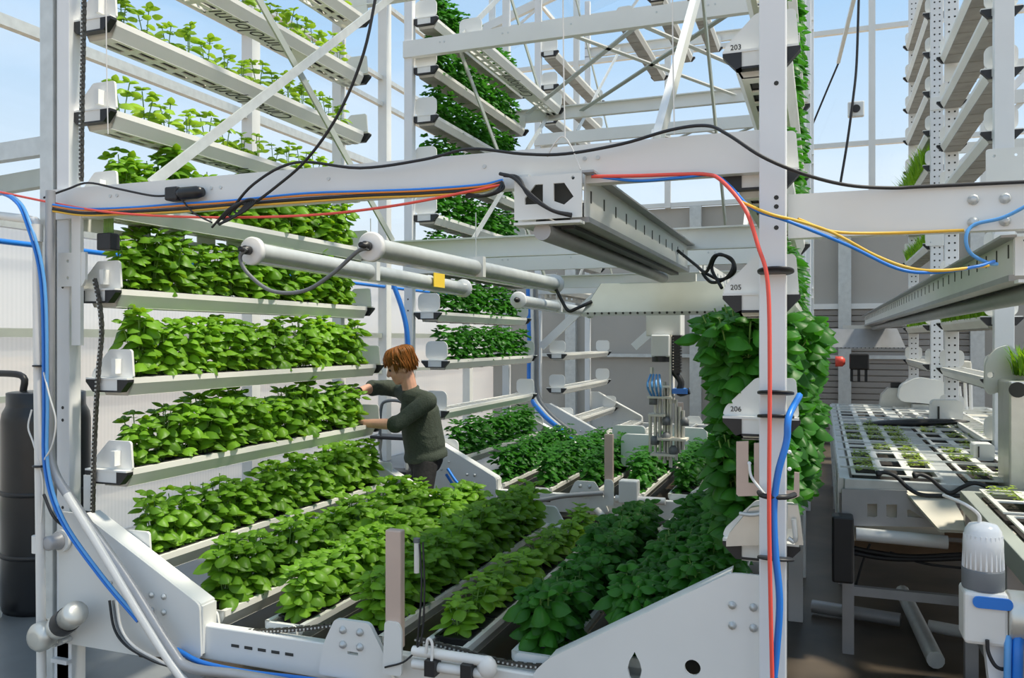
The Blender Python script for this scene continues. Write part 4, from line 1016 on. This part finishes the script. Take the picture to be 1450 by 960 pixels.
# machinery on and beside the far conveyor
p = PX(1305, 560, 10.0); p.z = .985
r = thing('transfer_robot', 'white jointed transfer machine standing on the far half of the conveyor', 'machine', p)
MB().box(p.x - .1, p.x + .1, 9.9, 10.1, .985, 1.05).build('foot', galv, r, .01)
MB().plate(roundpoly([(p.x - .24, 1.08), (p.x + .2, 1.05), (p.x + .22, 1.3), (p.x - .05, 1.34), (p.x - .22, 1.25)], .06), [], 9.85, 10.1).build('cover', white, r, .02)
m = MB()
for k in range(6): m.cyl((p.x + .22 + .05 * k, 9.9 + .03 * (k % 3), .99), (p.x + .20 + .05 * k, 9.9, 1.25 + .12 * (k % 3)), .018, 8)
m.build('linkage', clearcap, r)
MB().box(p.x + .25, p.x + .45, 9.8, 10, 1.30, 1.52).build('head_block', cream, r, .015)
q = PX(1268, 560, 10.3); r = thing('control_box', 'small grey box with dark cap at the far end of the conveyor', 'box', (q.x, 10.3, .98))
MB().plate([(q.x - .17, .985), (q.x + .17, .985), (q.x + .13, 1.16), (q.x + .05, 1.2), (q.x - .08, 1.2), (q.x - .15, 1.12)], [], 10.2, 10.4).build('case', alu, r); MB().box(q.x - .05, q.x + .06, 10.25, 10.35, 1.2, 1.26).build('cap', black, r)
m = MB()
for k in range(10): m.cyl((1.52 + .05 * k, 7.6, .7), (1.52 + .05 * k, 7.6, 1.32), .03, 10)
tag(m.build('ribbed_guard', alu), 'grey ribbed metal guard below the empty trays across the conveyor', 'guard')
for (u, v, Y, s, lab) in ((1340, 588, 8.3, .15, 'white rounded cover beside the rolled black mat'), (1392, 602, 6.0, .07, 'small white cover by the grey cabinet')):
    p = PX(u, v, Y); r = thing('machine_cover', lab, 'cover', (p.x, Y, .98))
    MB().plate(rrect(p.x - s * .85, p.x + s * .85, .98, .98 + s * 1.5, s * .3), [], Y - .04, Y + .1).build('shell', white, r, .01)
    MB().box(p.x - s * .5, p.x - s * .4, Y - .05, Y - .04, 1.0, 1.0 + s).build('seam', hole, r)
p = PX(1448, 620, 4.9)
r = thing('control_cabinet', 'tall grey cabinet at the picture edge behind the near table', 'cabinet', (p.x, 4.9, 0))
MB().box(p.x - .06, p.x + .4, 4.9, 5.2, 0, PX(1440, 540, 4.9).z).build('body', alu, r, .01)
MB().cyl(PX(1441, 552, 4.89), PX(1441, 552, 4.9), .04, 20).build('porthole', hole, r)
MB().box(p.x + .02, p.x + .38, 4.885, 4.9, .2, 1.3).build('door', greygreen, r)
r = thing('pivot_arm', 'white cast arm plate above the grey cabinet', 'bracket', PX(1412, 530, 5.2))
MB().plate(roundpoly(pxs([(1396, 510), (1412, 492), (1432, 488), (1440, 500), (1450, 505), (1450, 545), (1425, 552), (1400, 560), (1394, 548)], 5.2), .04), [circ(*pxs([(1403, 531)], 5.2)[0], .018)], 5.2, 5.24).build('arm_plate', white, r)
greens(PX(1445, 515, 5.0).x + .1, 4.95, PX(1445, 530, 5.0).z, 260, .16, 'clump of green leaves at the picture edge above the grey cabinet', .4)
# sensor device hanging before the back gable, and its cords
p = PX(1212, 155, 14.0)
r = thing('climate_sensor', 'small square white sensor hung on a cord before the gable windows', 'sensor', p)
MB().box(p.x - .12, p.x + .12, 13.95, 14.05, p.z - .12, p.z + .12).build('case', white, r, .02); MB().cyl((p.x, 13.93, p.z), (p.x, 13.95, p.z), .06, 20).build('lens', black, r)
cable([PX(1216, 0, 14.0), PX(1213, 90, 14.0), PX(1208, 140, 13.93), PX(1200, 200, 13.9), PX(1190, 260, 13.9)], .02, rubber, 'black cord down to the small hanging sensor')
cable([PX(1187, 90, 14.0), PX(1170, 130, 14.0), PX(1150, 178, 14.0)], .015, rubber, 'black slanting cord beside the hanging sensor')
tag(MB().bar(PX(1216, -30, 11.5), PX(1187, 88, 13.8), .05, .05).build('strip_light', white), 'slim white strip light slanting below the gable glazing', 'light')
p = PX(1218, 512, 13.6)
r = thing('wall_motor', 'small dark motor and red valve on the far back wall below the brownish hood', 'motor', p)
MB().box(p.x - .15, p.x + .12, 13.5, 13.7, p.z - .12, p.z + .12).build('body', black, r, .02)
for k in range(3): MB().box(p.x - .14 + .1 * k, p.x - .10 + .1 * k, 13.55, 13.6, p.z - .3, p.z - .12).build('leg', black, r)
MB().lathe([(.08, 0), (.08, .1), (.04, .14)], p + Vector((-.35, 0, 0)), (1, 0, .0), 12).build('valve', redc, r)

# ================================================================ gripper column under the hood
Y = 6.05
def gx(u): return PX(u, 500, Y).x
def gz(v): return PX(940, v, Y).z
r = thing('gripper_column', 'white picking machine column with black cable chain under the hood', 'machine', (gx(940), Y, gz(640)))
MB().box(gx(917), gx(966), Y - .06, Y + .12, gz(476), gz(425)).build('mount_plate', white, r, .008)
MB().box(gx(926), gx(952), Y - .12, Y - .0, gz(505), gz(474)).build('motor_box', whitecool, r, .01)
MB().cyl((gx(939), Y - .06, gz(512)), (gx(939), Y - .06, gz(504)), .07, 20).build('motor_foot', black, r)
m = MB()
for k in range(13): m.box(gx(955), gx(967), Y - .10, Y - .04, gz(478 + 4 * k), gz(475 + 4 * k))
m.box(gx(957), gx(965), Y - .09, Y - .05, gz(528), gz(475)); m.build('cable_chain', black, r)
MB().box(gx(951), gx(954), Y - .10, Y + .05, gz(570), gz(474)).build('side_plate', cream, r)
m = MB()
for u, v0, v1 in ((925, 520, 560), (930, 560, 640), (936, 555, 650), (942, 540, 655), (947, 545, 650), (951, 560, 660), (958, 565, 650), (963, 575, 640), (922, 585, 640), (968, 580, 635)): m.cyl((gx(u), Y - .05 + .01 * (u % 5), gz(v1)), (gx(u), Y - .05 + .01 * (u % 5), gz(v0)), .013, 8)
m.build('rod', alu, r)
m = MB()
for v, a, b in ((560, 921, 955), (585, 922, 945), (618, 935, 975), (545, 926, 952), (640, 925, 960)): m.box(gx(a), gx(b), Y - .12, Y + .02, gz(v + 3), gz(v))
m.build('cross_plate', cream, r)
m = MB()
for u, v in ((930, 628), (946, 622), (946, 600), (956, 640), (928, 572), (972, 600)): m.lathe([(.03, 0), (.03, .04), (.015, .06)], (gx(u), Y - .08, gz(v)), (0, 0, 1), 10)
m.build('gripper_cup', greycable, r)
m = MB()
for k in range(4): m.tube([(gx(924 + 4 * k), Y - .07, gz(530)), (gx(922 + 6 * k), Y - .14, gz(545)), (gx(926 + 4 * k), Y - .07, gz(562))], .008, 6, 4)
m.build('air_tube', lbluec, r)
MB().tube([(gx(956), Y - .06, gz(525)), (gx(966), Y - .06, gz(540)), (gx(964), Y - .06, gz(555)), (gx(978), Y - .06, gz(552))], .025, 8, 5).build('flex_hose', black, r)
MB().box(gx(955), gx(976), Y - .1, Y + .02, gz(556), gz(549)).build('blue_block', bluec, r)
for k, (u, v, Yc) in enumerate(((905, 640, 7.6), (975, 630, 7.9), (890, 625, 8.3))):
    p = PX(u, v, Yc); q = thing('machine_cover', 'white rounded cover in the middle bed, %s' % ('just before the picking column', 'behind the large dark basil', 'farther back by the empty trays')[k], 'cover', p)
    MB().plate(rrect(p.x - .17, p.x + .17, p.z - .14, p.z + .16, .05), [], Yc, Yc + .06).build('shell', white, q, .01)
    MB().box(p.x - .13, p.x + .13, Yc + .06, Yc + .3, p.z - .12, p.z - .02).build('carriage', alu, q)
    MB().box(p.x - .05, p.x + .05, Yc + .02, Yc + .2, 0, p.z - .1).build('stand', galv, q)

# ================================================================ step ladder behind the man
p = onfloor(560, 790); p.x, p.y = PX(557, 600, 6.25).x, 6.25
r = thing('step_ladder', 'folding step ladder with arched handle, half hidden behind the man', 'ladder', (p.x, p.y, 0))
for s in (-.16, .16):
    MB().cyl((p.x + s, 6.12, 0), (p.x + s * .8, 6.28, .93), .013, 8).build('leg', alu, r); MB().cyl((p.x + s, 6.48, 0), (p.x + s * .8, 6.22, .93), .013, 8).build('leg', alu, r)
for z, y in ((.90, 6.27), (.62, 6.21), (.33, 6.16)): MB().box(p.x - .19, p.x + .19, y - .09, y + .09, z, z + .03).build('step', black, r, .008)
MB().tube([(p.x - .13, 6.25, .9), (p.x - .12, 6.25, 1.15), (p.x - .07, 6.25, 1.22), (p.x + .07, 6.25, 1.22), (p.x + .12, 6.25, 1.15), (p.x + .13, 6.25, .9)], .014, 8, 5).build('handle', greycable, r)

# ================================================================ the man
skin = mat('skin', (.62, .34, .24), .5, 0, .08, 20); hairm = leafmat('ginger_hair', (.42, .15, .035), (.5, .4, .3), .45)
sweat = mat('dark_green_knit', (.045, .058, .042), .85, 0, .2, 90, .4); trous = mat('black_denim', (.018, .017, .018), .8, 0, .3, 60, .3)
boot = mat('dark_leather', (.03, .025, .02), .5, 0, .2)
fw = Vector((-.84, -.54, 0)).normalized(); lf_ = Vector((.54, -.84, 0)).normalized(); up = Vector((0, 0, 1))
hip = PX(602, 650, 5.66); hip.z = .90
chest = PX(594, 585, 5.62); neck = PX(582, 551, 5.58); 
shN = PX(606, 566, 5.46); shF = PX(566, 549, 5.76)
elN = PX(563, 601, 5.30); wrN = PX(511, 599, 5.25); haN = PX(497, 600, 5.23)
elF = PX(529, 549, 5.60); wrF = PX(505, 555, 5.40); haF = PX(494, 560, 5.34)
root = thing('person', 'red-haired man in dark green sweater reaching towards the basil between two towers', 'person', (hip.x, hip.y, 0))
def remesh(o, v, sm=6):
    a = o.modifiers.new('remesh', 'REMESH'); a.mode = 'VOXEL'; a.voxel_size = v; a.use_smooth_shade = True
    b = o.modifiers.new('smooth', 'SMOOTH'); b.iterations = sm; b.factor = .5
def cap(m, pts, rs, n=12):
    m.tube(pts, rs, n, 0)
    for p, q in zip(pts, rs): m.ball(p, q * .99, n=12)
B = MB()
hd = (neck + up * .175 + fw * .075)
hf = (fw * .92 - up * .38).normalized(); hl = lf_; hu = hl.cross(hf) * -1
if hu.z < 0: hu = -hu
HM = Matrix(((hf.x, hl.x, hu.x), (hf.y, hl.y, hu.y), (hf.z, hl.z, hu.z))).to_4x4()
def H(a, b, c): return hd + hf * a + hl * b + hu * c
B.ball(hd + hu * .02, .100, .078, .105, 20, HM); B.ball(H(.03, 0, -.05), .070, .060, .080, 16, HM); B.ball(H(.065, 0, -.10), .030, .032, .024, 12, HM)
cap(B, [H(.088, 0, .015), H(.112, 0, -.03)], [.011, .017], 10); B.ball(H(.100, .012, -.032), .010, n=8); B.ball(H(.100, -.012, -.032), .010, n=8)
for s in (1, -1):
    B.ball(H(-.005, .078 * s, -.02), .022, .010, .034, 10, HM); B.ball(H(.072, .035 * s, -.035), .028, .024, .024, 10, HM); B.ball(H(.084, .032 * s, .022), .018, .026, .010, 10, HM)
B.ball(H(.088, 0, -.072), .012, .026, .008, 10, HM); B.ball(H(.085, 0, -.084), .012, .022, .008, 10, HM)
cap(B, [neck - up * .04, hd - hu * .06 - hf * .02], [.060, .055])
cap(B, [hip - up * .02, chest, neck - up * .06], [.115, .125, .070], 16); B.ball(hip, .10, .12, .10, 16, HM)
for sh, el, wr, ha in ((shN, elN, wrN, haN), (shF, elF, wrF, haF)):
    cap(B, [neck - up * .07, sh - up * .015], [.055, .045]); cap(B, [sh - up * .015, sh.lerp(el, .5), el], [.045, .046, .040]); cap(B, [el, el.lerp(wr, .35), wr], [.040, .041, .027])
    d = (ha - wr).normalized(); sd = d.cross(up).normalized(); un = sd.cross(d)
    cap(B, [wr, wr.lerp(ha, .55)], [.026, .030]); B.ball(wr + d * .055, .040, .024, .034, 12, Matrix(((d.x, sd.x, un.x), (d.y, sd.y, un.y), (d.z, sd.z, un.z))).to_4x4())
    k = wr + d * .085
    for i, ln in enumerate((.062, .072, .068, .052)):
        o = un * (.026 - .0175 * i); c1 = k + o + d * ln * .45 - sd * .006; c2 = c1 + d * ln * .30 - up * .010 - sd * .012; c3 = c2 + d * ln * .2 - up * .016 - sd * .014
        cap(B, [k + o - d * .03, k + o, c1, c2, c3], [.010, .0098, .009, .0085, .0075], 8)
    cap(B, [wr + d * .03 + un * .022, wr + d * .055 + un * .045 - sd * .02, wr + d * .085 + un * .045 - sd * .04, wr + d * .105 + un * .035 - sd * .048], [.014, .012, .010, .009], 8)
feet = []
for s in (1, -1):
    h = hip + lf_ * .095 * s - up * .04; kn = h + fw * .05 + lf_ * .03 * s; kn.z = .50; an = kn - fw * .07 + lf_ * .02 * s; an.z = .09
    cap(B, [h - up * .08, kn, an], [.066, .056, .042]); cap(B, [an, an + fw * .09 - up * .055, an + fw * .16 - up * .06], [.045, .036, .028]); feet.append((h, kn, an))
o = B.build('body', skin, root); remesh(o, .0058, 5)
SW = MB()
cap(SW, [hip + up * .03, hip.lerp(chest, .5), chest, neck - up * .055], [.158, .156, .152, .082], 18)
for sh, el, wr in ((shN, elN, wrN), (shF, elF, wrF)):
    cap(SW, [neck - up * .06, sh - up * .01], [.080, .070]); e = el.lerp(wr, .12); cap(SW, [sh - up * .012, sh.lerp(el, .5), el, e], [.070, .064, .056, .056])
    for t in (.0, .06, .12): q = el.lerp(wr, t); SW.lathe([(.05, -.012), (.064, -.008), (.064, .008), (.05, .012)], q, (wr - el), 16)
    dd = (el - sh)
    for t in (.45, .7, .88): SW.lathe([(.05, -.012), (.072 - .01 * t, 0), (.05, .012)], sh.lerp(el, t), dd + lf_ * .12 * (t - .6), 16)
SW.lathe([(.13, -.06), (.166, -.058), (.168, -.02), (.15, .02)], hip + up * .0, (chest - hip), 22)
SW.lathe([(.062, -.012), (.076, -.008), (.072, .012), (.06, .014)], neck - up * .015, (neck - chest) + fw * .05, 18)
for k, (a, b) in enumerate(((.3, .5), (.45, .15), (.2, .25))):
    p = hip.lerp(chest, a) + lf_ * .10; q = hip.lerp(chest, a + .35) + lf_ * .09 + fw * .12; SW.tube([p - fw * .1, p + lf_ * .05, q], [.02, .028, .012], 8, 5)
o = SW.build('sweater', sweat, root); remesh(o, .009, 8)
TR = MB()
cap(TR, [hip + up * .0, hip - up * .05], [.138, .142], 18)
for h, kn, an in feet: cap(TR, [h - up * .04 + (hip - h) * .2, kn, an + up * .03], [.092, .078, .064])
o = TR.build('trousers', trous, root); remesh(o, .011, 4)
m = MB()
for h, kn, an in feet: m.ball(an + fw * .07 - up * .045, .15, .05, .045, 14, Matrix(((fw.x, lf_.x, 0), (fw.y, lf_.y, 0), (0, 0, 1))).to_4x4())
m.v = [(a, b, max(0.0, c)) for a, b, c in m.v]
m.build('shoes', boot, root)
HR = MB(); rh = random.Random(5)
HR.ball(H(-.022, 0, .05), .100, .084, .092, 20, HM)
for k in range(340):
    a = rh.uniform(0, 2 * PI); w = rh.uniform(.05, .9)
    s0 = Vector((math.cos(a) * w * .5 - .15, math.sin(a) * w * .5, 1)).normalized()
    ca = math.cos(a)
    ln = rh.uniform(.15, .5) if ca > .5 else rh.uniform(.6, 1.15) if ca > -.1 else rh.uniform(.9, 1.75)
    tw = rh.uniform(-.35, .35)
    s1 = Vector((ca, math.sin(a), .45)).normalized(); s2 = Vector((math.cos(a + tw) * .97, math.sin(a + tw), .4 - ln)).normalized()
    R_ = (.112, .092, .112); fl = rh.uniform(0, .22)
    P3 = [H(-.016 + v.x * R_[0] * j, v.y * R_[1] * j, .035 + v.z * R_[2] * j) for v, j in ((s0, .96), (s0.lerp(s1, .55).normalized(), 1.04 + rh.uniform(0, .10)), (s1, 1.05 + rh.uniform(-.02, .12)), (s2, 1.02 + fl))]
    HR.tube(P3, [.0085] * 5 + [.0075] * 4 + [.005] * 3 + [.0015], 5, 4)
HR.build('hair', hairm, root)
m = MB()
for s in (1, -1): m.ball(H(.088, .031 * s, .003), .011, n=10)
m.build('eyes', ink, root)
MB().lathe([(.031, -.012), (.034, -.010), (.034, .010), (.031, .012)], wrF + (elF - wrF) * .1, (elF - wrF), 16).build('wristband', boot, root)
